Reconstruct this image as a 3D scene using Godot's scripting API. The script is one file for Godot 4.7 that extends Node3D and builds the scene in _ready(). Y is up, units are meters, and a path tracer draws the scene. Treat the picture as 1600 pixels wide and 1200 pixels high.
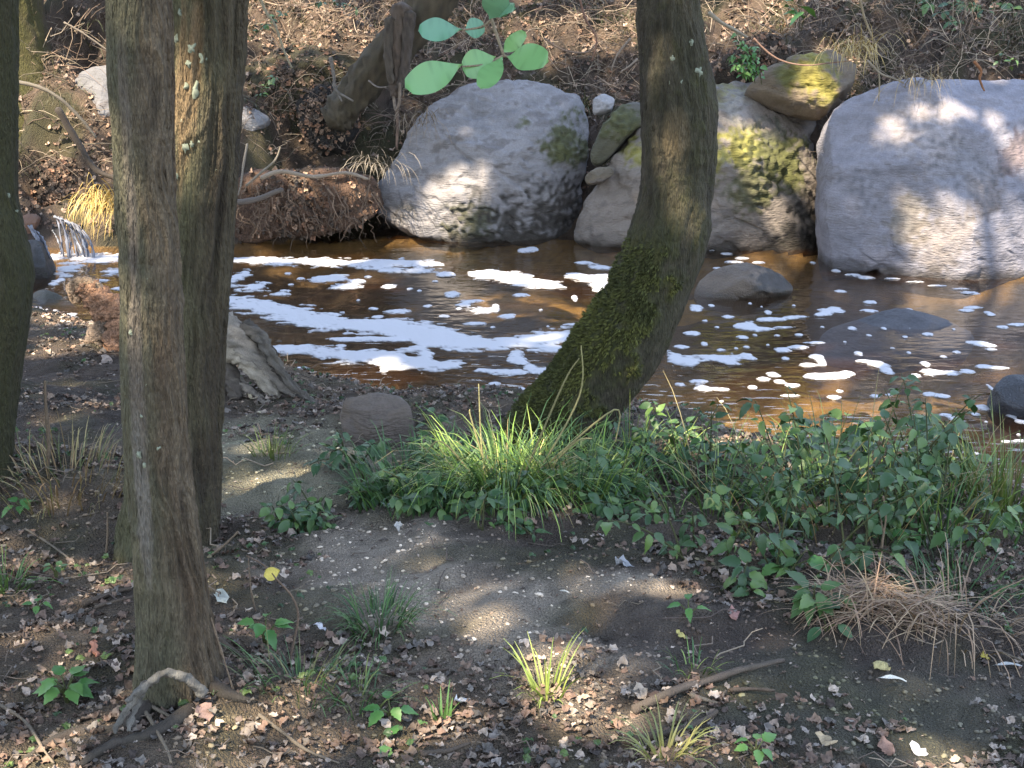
extends Node3D
# A shaded stream with foam, seen from its near bank. Distances in metres, y up; the water lies at y = -0.4.

const FOCAL := 2239.0            # focal length in photograph pixels (1600 x 1200)
const EYE := Vector3(0, 1.7, 0)
const PITCH := 17.0
const WATER := -0.4
const SUN_TO := Vector3(-0.40, 0.80, 0.45)   # towards the sun

class Buf:
	var v := PackedVector3Array()
	var c := PackedColorArray()
	var i := PackedInt32Array()
	func add(p: Vector3, k: Color) -> int:
		v.append(p); c.append(k)
		return v.size() - 1
	func tri(a: int, b: int, d: int) -> void:
		i.append(a); i.append(b); i.append(d)
	func mesh() -> ArrayMesh:
		var a := []
		a.resize(Mesh.ARRAY_MAX)
		a[Mesh.ARRAY_VERTEX] = v
		a[Mesh.ARRAY_COLOR] = c
		a[Mesh.ARRAY_INDEX] = i
		var m := ArrayMesh.new()
		m.add_surface_from_arrays(Mesh.PRIMITIVE_TRIANGLES, a)
		var st := SurfaceTool.new()
		st.create_from(m, 0)
		st.generate_normals()
		return st.commit()

var rng := RandomNumberGenerator.new()
var nA := FastNoiseLite.new()     # one cycle per unit, plain
var nF := FastNoiseLite.new()     # fractal
var nR := FastNoiseLite.new()     # ridged
var nC := FastNoiseLite.new()     # cells
var names := {}
var M := {}
var right_axis := Vector3.RIGHT
var up_axis := Vector3.UP
var fwd_axis := Vector3.FORWARD
var near_x := PackedFloat32Array()
var near_z := PackedFloat32Array()
var far_x := PackedFloat32Array()
var far_z := PackedFloat32Array()
var mounds := []                  # [centre, radius, rise]
var patches := []                 # [centre, radius, colour, strength]
var sunny := []                   # gaps in the crowns: [u, w, radius] across the sun's direction
var sun_u := Vector3.RIGHT
var sun_w := Vector3.UP
var trunks := {}
var big := []                     # outlines of built bodies to scatter litter on

# ---------------------------------------------------------------- small helpers
func r(a: float, b: float) -> float: return rng.randf_range(a, b)
func ray(px: float, py: float) -> Vector3:
	return (fwd_axis + right_axis * ((px - 800.0) / FOCAL) + up_axis * ((600.0 - py) / FOCAL)).normalized()
func at_z(px: float, py: float, z: float) -> Vector3:
	var d := ray(px, py)
	return EYE + d * ((z - EYE.z) / d.z)
func at_y(px: float, py: float, y: float) -> Vector3:
	var d := ray(px, py)
	return EYE + d * ((y - EYE.y) / d.y)
func on_water(px: float, py: float) -> Vector3: return at_y(px, py, WATER)
func on_ground(px: float, py: float) -> Vector3:
	var d := ray(px, py)
	var t := 1.5
	while t < 30.0:
		var p := EYE + d * t
		if p.y < height(p.x, p.z):
			break
		t += 0.06
	var lo := t - 0.06
	for k in 7:
		var mid := (lo + t) * 0.5
		var p := EYE + d * mid
		if p.y < height(p.x, p.z): t = mid
		else: lo = mid
	return EYE + d * t
func px_size(p: Vector3) -> float: return (p - EYE).dot(fwd_axis) / FOCAL   # metres per photograph pixel there
func table(xs: PackedFloat32Array, ys: PackedFloat32Array, x: float) -> float:
	var n := xs.size()
	if x <= xs[0]: return ys[0]
	if x >= xs[n - 1]: return ys[n - 1]
	var k := xs.bsearch(x) - 1
	k = clampi(k, 0, n - 2)
	return lerpf(ys[k], ys[k + 1], smoothstep(0.0, 1.0, (x - xs[k]) / (xs[k + 1] - xs[k])) * 0.5 + 0.5 * (x - xs[k]) / (xs[k + 1] - xs[k]))
func lin(a: float, b: float, c: float) -> Color: return Color(a, b, c)
func numbered(called: String) -> String:
	var n: int = names.get(called, 0)
	names[called] = n + 1
	return called if n == 0 else "%s_%03d" % [called, n]
func tag(o: Node3D, label: String, category: String, group := "", kind := "") -> Node3D:
	if label: o.set_meta("label", label)
	if category: o.set_meta("category", category)
	if group: o.set_meta("group", group)
	if kind: o.set_meta("kind", kind)
	return o
func base(called: String, at: Vector3, label: String, category: String, group := "") -> Node3D:
	var o := Node3D.new()
	o.name = numbered(called)
	add_child(o)
	o.position = at
	tag(o, label, category, group)
	return o
func part(called: String, mesh: Mesh, m: Material, parent: Node, at := Transform3D()) -> MeshInstance3D:
	var o := MeshInstance3D.new()
	o.mesh = mesh
	o.material_override = m
	o.transform = at
	if parent == self:
		o.name = numbered(called)
		add_child(o)
	else:
		var key := called
		var n := 0
		while parent.has_node(NodePath(key)):
			n += 1
			key = "%s_%03d" % [called, n]
		o.name = key
		parent.add_child(o)
	return o
# for things with very many alike parts: the number is kept by the caller
func quick_part(called: String, n: int, mesh: Mesh, m: Material, parent: Node, at: Transform3D) -> void:
	var o := MeshInstance3D.new()
	o.mesh = mesh
	o.material_override = m
	o.transform = at
	o.name = called if n == 0 else "%s_%03d" % [called, n]
	parent.add_child(o)
func local(b: Buf, at: Vector3) -> Mesh:
	for k in b.v.size(): b.v[k] -= at
	return b.mesh()
func scatter(called: String, mesh: Mesh, m: Material, xf: Array, cols: Array, parent: Node) -> MultiMeshInstance3D:
	var mm := MultiMesh.new()
	mm.transform_format = MultiMesh.TRANSFORM_3D
	mm.use_colors = cols.size() > 0
	mm.mesh = mesh
	mm.instance_count = xf.size()
	for k in xf.size():
		mm.set_instance_transform(k, xf[k])
		if cols.size(): mm.set_instance_color(k, cols[k])
	var o := MultiMeshInstance3D.new()
	o.multimesh = mm
	o.material_override = m
	o.set_meta("kind", "stuff")
	if parent == self:
		o.name = numbered(called)
		add_child(o)
	else:
		o.name = called
		parent.add_child(o, true)
	return o
func turn_to(n: Vector3, yaw: float) -> Basis:
	var y := n.normalized()
	var x := Vector3(cos(yaw), 0, -sin(yaw))
	x = (x - y * x.dot(y)).normalized()
	return Basis(x, y, x.cross(y))
func noise_tex(freq: float, lo: float, hi: float, seed_: int, kind := 0, octaves := 4, size := 512) -> NoiseTexture2D:
	var n := FastNoiseLite.new()
	n.seed = seed_
	n.noise_type = FastNoiseLite.TYPE_SIMPLEX_SMOOTH if kind == 0 else FastNoiseLite.TYPE_CELLULAR
	n.fractal_type = FastNoiseLite.FRACTAL_FBM
	n.fractal_octaves = octaves
	n.fractal_gain = 0.6
	n.frequency = freq
	var t := NoiseTexture2D.new()
	t.width = size; t.height = size
	t.seamless = true
	t.noise = n
	var g := Gradient.new()
	g.set_color(0, Color(lo, lo, lo)); g.set_color(1, Color(hi, hi, hi))
	t.color_ramp = g
	return t
func mat(called: String, rough: float, tex: Texture2D, bump: Texture2D, bump_cm: float, scale: Vector3, col := Color.WHITE, vertex := true) -> StandardMaterial3D:
	var m := StandardMaterial3D.new()
	m.resource_name = called
	m.albedo_color = col
	m.vertex_color_use_as_albedo = vertex
	m.roughness = rough
	m.uv1_triplanar = true
	m.uv1_world_triplanar = true
	m.uv1_scale = scale
	m.cull_mode = BaseMaterial3D.CULL_DISABLED
	if tex: m.albedo_texture = tex
	if bump:
		m.heightmap_enabled = true
		m.heightmap_texture = bump
		m.heightmap_scale = bump_cm
	M[called] = m
	return m
func leaf_mat(called: String, col: Color, back: float, rough := 0.5) -> StandardMaterial3D:
	var m := StandardMaterial3D.new()
	m.resource_name = called
	m.albedo_color = col.linear_to_srgb()
	m.vertex_color_use_as_albedo = true
	m.roughness = rough
	m.cull_mode = BaseMaterial3D.CULL_DISABLED
	if back > 0.0:
		m.backlight_enabled = true
		m.backlight = Color(back, back, back * 0.7)
	M[called] = m
	return m

# ---------------------------------------------------------------- ground shape and colour
func height(x: float, z: float) -> float:
	var zn := table(near_x, near_z, x)
	var h := 0.0
	if z >= zn:
		var d := z - zn
		h = WATER + 0.40 * (1.0 - exp(-d * 1.5))
		var k := minf(1.0, d * 2.0)
		h += k * (0.035 * nA.get_noise_2d(x * 1.1, z * 1.1) + 0.02 * nA.get_noise_2d(x * 4.0, z * 4.0 + 40.0) + 0.018 * nF.get_noise_2d(x * 9.0, z * 9.0))
		for m in mounds:
			var q: float = Vector2(x - m[0].x, z - m[0].z).length_squared() / (m[1] * m[1])
			if q < 6.0: h += m[2] * exp(-q * 1.5)
	else:
		var zf := table(far_x, far_z, x)
		if z > zf:
			var d := minf(zn - z, (z - zf) * 1.5)
			h = WATER - 0.27 * (1.0 - exp(-d * 1.6)) + minf(1.0, d * 2.0) * (0.07 * nA.get_noise_2d(x * 1.4, z * 1.9 + 9.0) + 0.02 * nF.get_noise_2d(x * 6.0, z * 6.0))
		else:
			var d := zf - z
			if d < 0.25: h = lerpf(0.0, 0.22, d / 0.25)
			elif d < 0.6: h = lerpf(0.22, 0.62, (d - 0.25) / 0.35)
			elif d < 1.0: h = lerpf(0.62, 1.0, (d - 0.6) / 0.4)
			elif d < 2.0: h = lerpf(1.0, 1.62, d - 1.0)
			elif d < 4.0: h = lerpf(1.62, 2.9, (d - 2.0) / 2.0)
			elif d < 8.0: h = lerpf(2.9, 4.3, (d - 4.0) / 4.0)
			elif d < 20.0: h = lerpf(4.3, 5.4, (d - 8.0) / 12.0)
			else: h = 5.4 + (d - 20.0) * 0.004
			var k := clampf(d * 1.5, 0.0, 1.0)
			h += WATER + k * (0.18 * nA.get_noise_2d(x * 0.9 + 7.0, z * 0.9) + 0.13 * nF.get_noise_2d(x * 2.6, z * 2.6) + 0.05 * nF.get_noise_2d(x * 8.0, z * 8.0))
			for m in mounds:
				var q: float = Vector2(x - m[0].x, z - m[0].z).length_squared() / (m[1] * m[1])
				if q < 6.0: h += m[2] * exp(-q * 1.5)
	return h

func ground_colour(x: float, y: float, z: float) -> Color:
	var zn := table(near_x, near_z, x)
	var zf := table(far_x, far_z, x)
	var f := nF.get_noise_2d(x * 3.0 + 31.0, z * 3.0)
	var g := nF.get_noise_2d(x * 14.0, z * 14.0 + 77.0)
	var col := lin(0.23, 0.175, 0.12)
	if z >= zn:
		col = col.lerp(lin(0.12, 0.087, 0.06), clampf(0.35 + f * 1.1, 0.0, 1.0))
		for p in patches:
			var dx: float = (x - p[0].x) / 1.5
			var q: float = sqrt(dx * dx + (z - p[0].z) * (z - p[0].z)) / p[1]
			if q < 1.6:
				var a: float = (1.0 - smoothstep(0.55, 1.25, q + 0.5 * f + 0.25 * g)) * p[3]
				col = col.lerp(p[2], a)
		var wet := 1.0 - smoothstep(0.0, 0.5, z - zn)
		col = col.lerp(lin(0.13, 0.085, 0.05), wet * 0.7)
		var olive := smoothstep(0.12, 0.5, nA.get_noise_2d(x * 2.2 + 90.0, z * 2.2))
		col = col.lerp(lin(0.085, 0.085, 0.035), olive * 0.55)
	elif z > zf:
		var d := minf(zn - z, (z - zf) * 1.4)
		var deep := smoothstep(0.15, 1.0, d + 0.35 * f)
		col = lin(0.42, 0.235, 0.065).lerp(lin(0.075, 0.045, 0.016), deep)
		for p in patches:
			var dx: float = (x - p[0].x) / 1.7
			var q: float = sqrt(dx * dx + (z - p[0].z) * (z - p[0].z)) / p[1]
			if q < 1.6:
				col = col.lerp(p[2], (1.0 - smoothstep(0.4, 1.25, q + 0.6 * f)) * p[3])
	else:
		col = lin(0.20, 0.14, 0.10).lerp(lin(0.08, 0.06, 0.045), clampf(0.4 + f * 1.2, 0.0, 1.0))
		var olive := smoothstep(0.1, 0.45, nA.get_noise_2d(x * 1.7 + 50.0, z * 1.7))
		col = col.lerp(lin(0.08, 0.085, 0.03), olive * 0.6)
	return col * (1.12 + 0.5 * g)

func steps(from: float, to: float, fine_from: float, fine_to: float, fine: float) -> PackedFloat32Array:
	var a := PackedFloat32Array()
	var x := fine_from
	var left := []
	var w := fine
	while x > from:
		w = minf(w * 1.16, 12.0)
		x -= w
		left.append(x)
	left.reverse()
	for q in left: a.append(q)
	x = fine_from
	while x < fine_to:
		a.append(x)
		x += fine
	w = fine
	while x < to:
		a.append(x)
		w = minf(w * 1.16, 12.0)
		x += w
	a.append(x)
	return a

func build_ground() -> void:
	var xs := steps(-240.0, 240.0, -3.6, 4.4, 0.034)
	var zs := steps(-260.0, 160.0, -13.0, -2.1, 0.034)
	var b := Buf.new()
	var nx := xs.size()
	for j in zs.size():
		for k in nx:
			var y := height(xs[k], zs[j])
			b.add(Vector3(xs[k], y, zs[j]), ground_colour(xs[k], y, zs[j]))
	for j in zs.size() - 1:
		for k in nx - 1:
			var a := j * nx + k
			b.tri(a, a + 1, a + nx)
			b.tri(a + 1, a + nx + 1, a + nx)
	tag(part("ground", b.mesh(), M.soil, self), "", "", "", "structure")

# ---------------------------------------------------------------- tubes, trunks, rocks, leaves
func tube(b: Buf, pts: Array, rad: Array, sides: int, col: Color, rough := 0.0, tint := 0.25) -> void:
	var n := pts.size()
	var t0: Vector3 = (pts[1] - pts[0]).normalized()
	var u := t0.cross(Vector3.UP if absf(t0.y) < 0.9 else Vector3.RIGHT).normalized()
	var first := b.v.size()
	for j in n:
		var t: Vector3 = (pts[mini(j + 1, n - 1)] - pts[maxi(j - 1, 0)]).normalized()
		u = (u - t * u.dot(t)).normalized()
		var w := t.cross(u)
		for k in sides:
			var a := TAU * k / sides
			var dir := u * cos(a) + w * sin(a)
			var p: Vector3 = pts[j] + dir * rad[j]
			if rough > 0.0:
				p += dir * rough * nF.get_noise_3d(p.x * 40.0, p.y * 40.0, p.z * 40.0)
			b.add(p, col * (1.0 + tint * nF.get_noise_3d(p.x * 25.0, p.y * 25.0, p.z * 25.0)))
	for j in n - 1:
		for k in sides:
			var bl := first + j * sides + k
			var br := first + j * sides + (k + 1) % sides
			b.tri(bl, bl + sides, br)
			b.tri(br, bl + sides, br + sides)
	for e in [0, n - 1]:
		var tip: Vector3 = pts[e] + (pts[e] - pts[1 if e == 0 else n - 2]).normalized() * rad[e] * 0.5
		var c := b.add(tip, col)
		for k in sides:
			var a := first + int(e) * sides + k
			var d := first + int(e) * sides + (k + 1) % sides
			if e == 0: b.tri(a, d, c)
			else: b.tri(a, c, d)

func smooth_path(pts: Array, per: int) -> Array:
	var out := []
	var n := pts.size()
	for s in n - 1:
		for k in per:
			var t := float(k) / per
			if pts[0] is Vector3:
				out.append((pts[s] as Vector3).cubic_interpolate(pts[s + 1], pts[maxi(s - 1, 0)], pts[mini(s + 2, n - 1)], t))
			else:
				out.append(cubic_interpolate(pts[s], pts[s + 1], pts[maxi(s - 1, 0)], pts[mini(s + 2, n - 1)], t))
	out.append(pts[n - 1])
	return out

# rows: [px, py, half width in px] from the base upwards; z: the distance of the trunk; lean: change of z per metre of height
func trunk(called: String, rows: Array, z: float, lean: float, look: Dictionary, top_y: float) -> Dictionary:
	var pts := []
	var rad := []
	var y0 := at_z(rows[0][0], rows[0][1], z).y
	for q in rows:
		var p := at_z(q[0], q[1], z)
		p = at_z(q[0], q[1], z + lean * (p.y - y0))
		pts.append(p)
		rad.append(q[2] * px_size(p))
	# under the ground and on above the picture
	pts.push_front(pts[0] + Vector3(0, -0.25, 0))
	rad.push_front(rad[0] * 1.25)
	var last: Vector3 = pts[pts.size() - 1]
	var dir: Vector3 = (last - pts[pts.size() - 3]).normalized()
	var seen_rows := pts.size()
	while last.y < top_y:
		last += dir * 0.7
		pts.append(last)
		rad.append(rad[rad.size() - 1] * 0.91)
	var path := smooth_path(pts, look.per)
	var radii := smooth_path(rad, look.per)
	var sides: int = look.sides
	var b := Buf.new()
	var normals := PackedVector3Array()
	var u := Vector3(1, 0, 0)
	var sd: float = look.seed
	var n := path.size()
	for j in n:
		var t: Vector3 = (path[mini(j + 1, n - 1)] - path[maxi(j - 1, 0)]).normalized()
		u = (u - t * u.dot(t)).normalized()
		var w := t.cross(u)
		var up: float = path[j].y - y0
		var rr: float = radii[j]
		for k in sides:
			var a := TAU * k / sides
			var d := u * cos(a) + w * sin(a)
			var ca := cos(a) * rr
			var sa := sin(a) * rr
			var g: float = look.grain
			# long fissures: quick change round the trunk, slow along it
			var wob := 0.02 * nA.get_noise_3d(ca * 9.0 + sd, up * 4.0, sa * 9.0)
			var ridge := nR.get_noise_3d((ca + wob) * g + sd, up * look.along, (sa + wob) * g)
			var fine := nF.get_noise_3d(ca * 70.0 + sd, up * 9.0, sa * 70.0)
			var lump := nA.get_noise_3d(ca * 5.0 + sd, up * 1.6, sa * 5.0)
			var off: float = look.depth * ridge + 0.0022 * fine + 0.007 * lump
			var foot: float = look.flare * exp(-maxf(up, 0.0) / 0.13) * (0.65 + 0.45 * sin(3.0 * a + sd) + 0.25 * sin(5.0 * a + sd * 2.0))
			var p: Vector3 = path[j] + d * (rr * (1.0 + foot) + off)
			var col: Color = look.col
			var tone := nF.get_noise_3d(ca * 14.0 + sd, up * 2.2, sa * 14.0 + 30.0)
			col = col.lerp(look.col2, clampf(0.5 + tone * 1.3, 0.0, 1.0))
			col = col * (1.0 + 0.40 * ridge + 0.40 * fine)
			# green film of algae towards one side, as it grows
			var side := d.dot(look.green_side)
			var ga: float = smoothstep(-0.3, 0.9, side + 0.7 * nF.get_noise_3d(ca * 8.0, up * 3.0 + sd, sa * 8.0)) * look.green
			col = col.lerp(look.green_col, ga)
			if look.has("moss"):
				var mo: float = look.moss.call(up, a, d, nF.get_noise_3d(p.x * 9.0, p.y * 9.0, p.z * 9.0))
				if mo > 0.0:
					col = col.lerp(lin(0.115, 0.12, 0.03).lerp(lin(0.06, 0.07, 0.02), clampf(0.5 + fine * 1.6, 0.0, 1.0)), mo)
					p += d * mo * (0.008 + 0.010 * nF.get_noise_3d(p.x * 45.0, p.y * 45.0, p.z * 45.0))
			if look.has("bare"):
				for s in look.bare:     # pale patches, some painting sun flecks: [up, angle, half height, half angle, colour]
					var q := pow((up - s[0]) / s[2], 2.0) + pow(wrapf(a - s[1], -PI, PI) / s[3], 2.0)
					if q < 2.0: col = col.lerp(s[4], (1.0 - smoothstep(0.3, 1.3, q + 0.9 * tone + 0.4 * fine)))
			b.add(p, col)
			normals.append(d)
	for j in n - 1:
		for k in sides:
			var bl := j * sides + k
			var br := j * sides + (k + 1) % sides
			b.tri(bl, bl + sides, br)
			b.tri(br, bl + sides, br + sides)
	var d := {"buf": b, "path": path, "radii": radii, "normals": normals, "sides": sides, "base": Vector3(pts[1].x, y0, pts[1].z), "top": path[n - 1], "r_top": radii[n - 1], "seen": seen_rows * int(look.per)}
	trunks[called] = d
	return d

# a point of the trunk's surface under that pixel, and its normal
func on_trunk(d: Dictionary, px: float, py: float) -> Array:
	var dir := ray(px, py)
	var best := 1e9
	var out := [Vector3.ZERO, Vector3.BACK]
	var path: Array = d.path
	for j in path.size():
		var c: Vector3 = path[j]
		var t: float = (c - EYE).dot(dir)
		var q := EYE + dir * t
		var across := q - c
		var along := absf(across.y)
		if along < best and across.length() < d.radii[j] * 1.15:
			best = along
			var rr: float = d.radii[j]
			var m := minf(across.length(), rr * 0.98)
			var nn := (across.normalized() * m - dir * sqrt(maxf(rr * rr - m * m, 0.0)))
			out = [c + nn * 1.03 + nn.normalized() * 0.002, nn.normalized()]
	return out

func lichen(d: Dictionary, parent: Node3D, spots: Array) -> void:
	for s in spots:
		var h := on_trunk(d, s[0], s[1])
		var b := Buf.new()
		var rr: float = s[2] * px_size(h[0])
		var bs := turn_to(h[1], r(0, TAU))
		var c := b.add(Vector3(0, 0.002, 0), lin(0.22, 0.245, 0.19))
		var first := b.v.size()
		var n := 14
		for ring in 2:
			for k in n:
				var a := TAU * k / n
				var q := rr * (0.55 if ring == 0 else 1.0) * (0.75 + 0.5 * nA.get_noise_2d(cos(a) * 0.9 + s[0] * 0.37, sin(a) * 0.9 + s[1]))
				b.add(Vector3(cos(a) * q, 0.0015 if ring == 0 else -0.004, sin(a) * q * 1.4), lin(0.20, 0.225, 0.165) * r(0.6, 1.15))
		for k in n:
			var a := first + k
			var e := first + (k + 1) % n
			b.tri(c, e, a)
			b.tri(a, e, a + n); b.tri(e, e + n, a + n)
		part("lichen_patch", b.mesh(), M.plain, parent, Transform3D(bs, h[0] - parent.position))

# outline: flat list of x, y in the photograph; the rock has that outline, its own depth, and leans back
func rock(outline: Array, foot: Vector3, lean: float, front: float, back: float, sd: float, o: Dictionary) -> Buf:
	var nrm := Vector3(o.get("yaw", 0.0), sin(deg_to_rad(lean)), cos(deg_to_rad(lean))).normalized()
	var e1 := Vector3.UP.cross(nrm).normalized()
	var e2 := nrm.cross(e1)
	var flat := PackedVector2Array()
	var org := foot - nrm * front * 0.7
	var mid := Vector2.ZERO
	for k in range(0, outline.size(), 2):
		var d := ray(outline[k], outline[k + 1])
		var p := EYE + d * ((org - EYE).dot(nrm) / d.dot(nrm))
		flat.append(Vector2((p - org).dot(e1), (p - org).dot(e2)))
	for q in flat: mid += q / flat.size()
	var nt: int = o.get("nt", 120)
	var nf: int = o.get("nf", 60)
	var reach := PackedFloat32Array()
	for k in nt:
		var dir := Vector2.from_angle(TAU * k / nt)
		var best := 0.05
		for s in flat.size():
			var hit = Geometry2D.segment_intersects_segment(mid, mid + dir * 20.0, flat[s], flat[(s + 1) % flat.size()])
			if hit != null: best = maxf(best, (hit - mid).length())
		reach.append(best)
	for pass_ in int(o.get("soft", 5)):
		var q := reach.duplicate()
		for k in nt: reach[k] = (q[(k + nt - 1) % nt] + 2.0 * q[k] + q[(k + 1) % nt]) / 4.0
	var size := 0.0
	for q in reach: size += q / nt
	var spots := []
	for s in o.get("spots", []):
		var d := ray(s[0], s[1])
		var plane := org + nrm * front * 0.85
		spots.append([EYE + d * ((plane - EYE).dot(nrm) / d.dot(nrm)), s[2], s[3], s[4]])
	var b := Buf.new()
	var c3 := org + e1 * mid.x + e2 * mid.y
	var base_col: Color = o.col * 0.88
	var amp: float = o.get("amp", 1.0) * minf(size, 0.6)
	var box: float = o.get("box", 0.42)
	var cuts := []
	for k in int(o.get("cuts", 7)):
		var a := sd * 3.7 + k * 2.4
		var cn := (e1 * cos(a) * 0.6 + e2 * sin(a) * 0.6 + nrm * (0.7 + 0.5 * absf(sin(a * 1.7)))).normalized()
		var sup := sqrt(pow(cn.dot(e1) * size, 2.0) + pow(cn.dot(e2) * size, 2.0) + pow(cn.dot(nrm) * front, 2.0))
		cuts.append([cn, sup * (0.84 + 0.10 * sin(a * 2.3))])
	for j in nf + 1:
		var psi := PI * (1.0 - float(j) / nf)
		var s := sin(psi) if j > 0 and j < nf else 0.0
		var dep := sqrt(maxf(0.0, 1.0 - pow(s, 2.0 / box))) * signf(cos(psi))
		dep = signf(dep) * pow(absf(dep), 0.8) * (front if dep > 0.0 else back)
		for k in nt:
			var th := TAU * k / nt
			var p := c3 + (e1 * cos(th) + e2 * sin(th)) * lerpf(size, reach[k], smoothstep(0.3, 1.0, s)) * s + nrm * dep
			var out := (p - c3).normalized()
			for q in cuts:
				var over: float = (p - c3).dot(q[0]) - q[1]
				if over > 0.0: p -= q[0] * over * 0.8
			var big_ := nA.get_noise_3d(p.x * 1.7 + sd, p.y * 1.7, p.z * 1.7)
			var mid_ := nF.get_noise_3d(p.x * 4.5 + sd, p.y * 6.5, p.z * 4.5)
			var fine := nA.get_noise_3d(p.x * 13.0 + sd, p.y * 17.0, p.z * 13.0)
			var crack := nR.get_noise_3d(p.x * 2.2 + sd, p.y * 3.4 + p.x * 1.2, p.z * 2.2)
			p += out * amp * (0.085 * big_ + 0.05 * mid_ + 0.012 * fine - 0.05 * smoothstep(0.55, 0.95, crack))
			var tone := nF.get_noise_3d(p.x * 3.0, p.y * 5.0 + sd, p.z * 3.0)
			var speck := nA.get_noise_3d(p.x * 18.0, p.y * 18.0 + sd, p.z * 18.0)
			var streak := nA.get_noise_3d(p.x * 2.5 + p.y * 2.0, p.y * 13.0 - p.x * 3.0, sd)
			var col := base_col * (0.96 + 0.28 * tone + 0.10 * speck + 0.20 * streak)
			col = col.lerp(o.get("stain", lin(0.12, 0.105, 0.10)), smoothstep(0.18, 0.5, tone * 0.7 + streak * 0.6 + speck * 0.25) * o.get("stained", 0.65))
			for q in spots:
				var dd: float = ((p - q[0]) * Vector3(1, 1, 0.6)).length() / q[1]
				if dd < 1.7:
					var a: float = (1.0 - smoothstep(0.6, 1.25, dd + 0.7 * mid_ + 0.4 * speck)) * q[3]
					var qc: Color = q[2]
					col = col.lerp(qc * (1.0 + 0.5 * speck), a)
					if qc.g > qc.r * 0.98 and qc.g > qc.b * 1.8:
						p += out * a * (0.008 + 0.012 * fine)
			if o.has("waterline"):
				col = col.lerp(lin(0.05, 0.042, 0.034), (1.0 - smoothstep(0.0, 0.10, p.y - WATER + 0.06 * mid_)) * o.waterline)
			b.add(p, col)
	for j in nf:
		for k in nt:
			var bl := j * nt + k
			var br := j * nt + (k + 1) % nt
			b.tri(bl, bl + nt, br)
			b.tri(br, bl + nt, br + nt)
	return b

func leaf_shape(length: float, width: float, curl: float, fold: float, seg: int, peak: float, col: Color, saw := 0.0, tipc := 1.0, blunt := false) -> Mesh:
	var b := Buf.new()
	for j in seg + 1:
		var t := float(j) / seg
		var w := width * 0.5 * pow(sin(PI * pow(clampf(t, 0.0, 1.0), peak)), lerpf(1.1, 0.36, t) if blunt else lerpf(0.65, 1.15, t))
		if saw > 0.0 and j > 0 and j < seg: w *= 1.0 + saw * (0.5 if j % 2 == 0 else -0.5)
		var y := -curl * t * t * length
		for s in 3:
			var e := float(s - 1)
			var shade := 1.0 if s != 1 else (1.5 if blunt else 1.25)
			if blunt: shade *= 1.0 + 0.16 * sin(t * 34.0) * (1.0 if s != 1 else 0.0) + 0.25 * nA.get_noise_2d(t * 4.0 + width * 90.0, e * 2.0)
			b.add(Vector3(e * w, y + absf(e) * w * fold + 0.02 * length * sin(t * 9.0 + e * 2.0) * absf(e), -t * length), col * shade * lerpf(1.0, tipc, t))
	for j in seg:
		for s in 2:
			var a := j * 3 + s
			b.tri(a, a + 3, a + 1)
			b.tri(a + 1, a + 3, a + 4)
	return b.mesh()

func crumpled(sd: float) -> Mesh:
	var b := Buf.new()
	for j in 7:
		var t := j / 6.0
		var w := 0.42 * sin(PI * clampf(t, 0.03, 0.97)) * (1.0 + 0.55 * nA.get_noise_2d(t * 5.0, sd))
		for k in 5:
			var e := (k - 2) / 2.0
			var p := Vector3(e * w + 0.12 * nA.get_noise_2d(t * 3.0 + 9.0, sd), 0, 0.5 - t)
			p.y = 0.26 * nA.get_noise_3d(p.x * 2.6, p.z * 2.6, sd) + 0.10 * nA.get_noise_3d(p.x * 7.0, p.z * 7.0, sd + 5.0) + e * e * 0.16 * sin(sd)
			b.add(p, Color.WHITE * (0.9 + 0.3 * nA.get_noise_3d(p.x * 5.0, p.z * 5.0, sd + 50.0)))
	for j in 6:
		for k in 4:
			var a := j * 5 + k
			b.tri(a, a + 5, a + 1)
			b.tri(a + 1, a + 5, a + 6)
	return b.mesh()

func blade(b: Buf, at: Vector3, dir: Vector3, length: float, width: float, droop: float, col: Color, seg := 5) -> void:
	var p := at
	var d := dir.normalized()
	var side := d.cross(Vector3.UP)
	side = (side.normalized() if side.length() > 0.05 else Vector3.RIGHT).rotated(Vector3.UP, r(-1.2, 1.2))
	var first := b.v.size()
	for j in seg + 1:
		var t := float(j) / seg
		var w := width * 0.5 * (1.0 - pow(t, 1.8)) + 0.0004
		var k := col * (0.85 + 0.35 * t)
		b.add(p - side * w, k)
		b.add(p + side * w, k)
		p += d * length / seg
		d = (d + Vector3(0, -droop / seg, 0) * (0.5 + t * 1.4)).normalized()
	for j in seg:
		var a := first + j * 2
		b.tri(a, a + 2, a + 1)
		b.tri(a + 1, a + 2, a + 3)

func tuft(b: Buf, at: Vector3, n: int, spread: float, len_lo: float, len_hi: float, width: float, droop: float, lean: float, cols: Array) -> void:
	for k in n:
		var a := r(0, TAU)
		var q := sqrt(rng.randf()) * spread
		var p := at + Vector3(cos(a) * q, 0, sin(a) * q)
		p.y = height(p.x, p.z) - 0.01
		var d := Vector3(cos(a) * lean * r(0.2, 1.3), 1.0, sin(a) * lean * r(0.2, 1.3))
		var col: Color = cols[rng.randi() % cols.size()]
		blade(b, p, d, r(len_lo, len_hi), width * r(0.6, 1.2), droop * r(0.4, 1.5), col * r(0.7, 1.25))

func grass_tuft(called: String, label: String, px: float, py: float, n: int, spread: float, lo: float, hi: float, width: float, droop: float, lean: float, cols: Array, group := "") -> Node3D:
	var p := on_ground(px, py)
	var o := base(called, p, label, "grass", group)
	var b := Buf.new()
	tuft(b, p, n, spread, lo, hi, width, droop, lean, cols)
	tag(part("blades", local(b, p), M.grass, o), "", "", "", "stuff")
	return o

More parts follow.
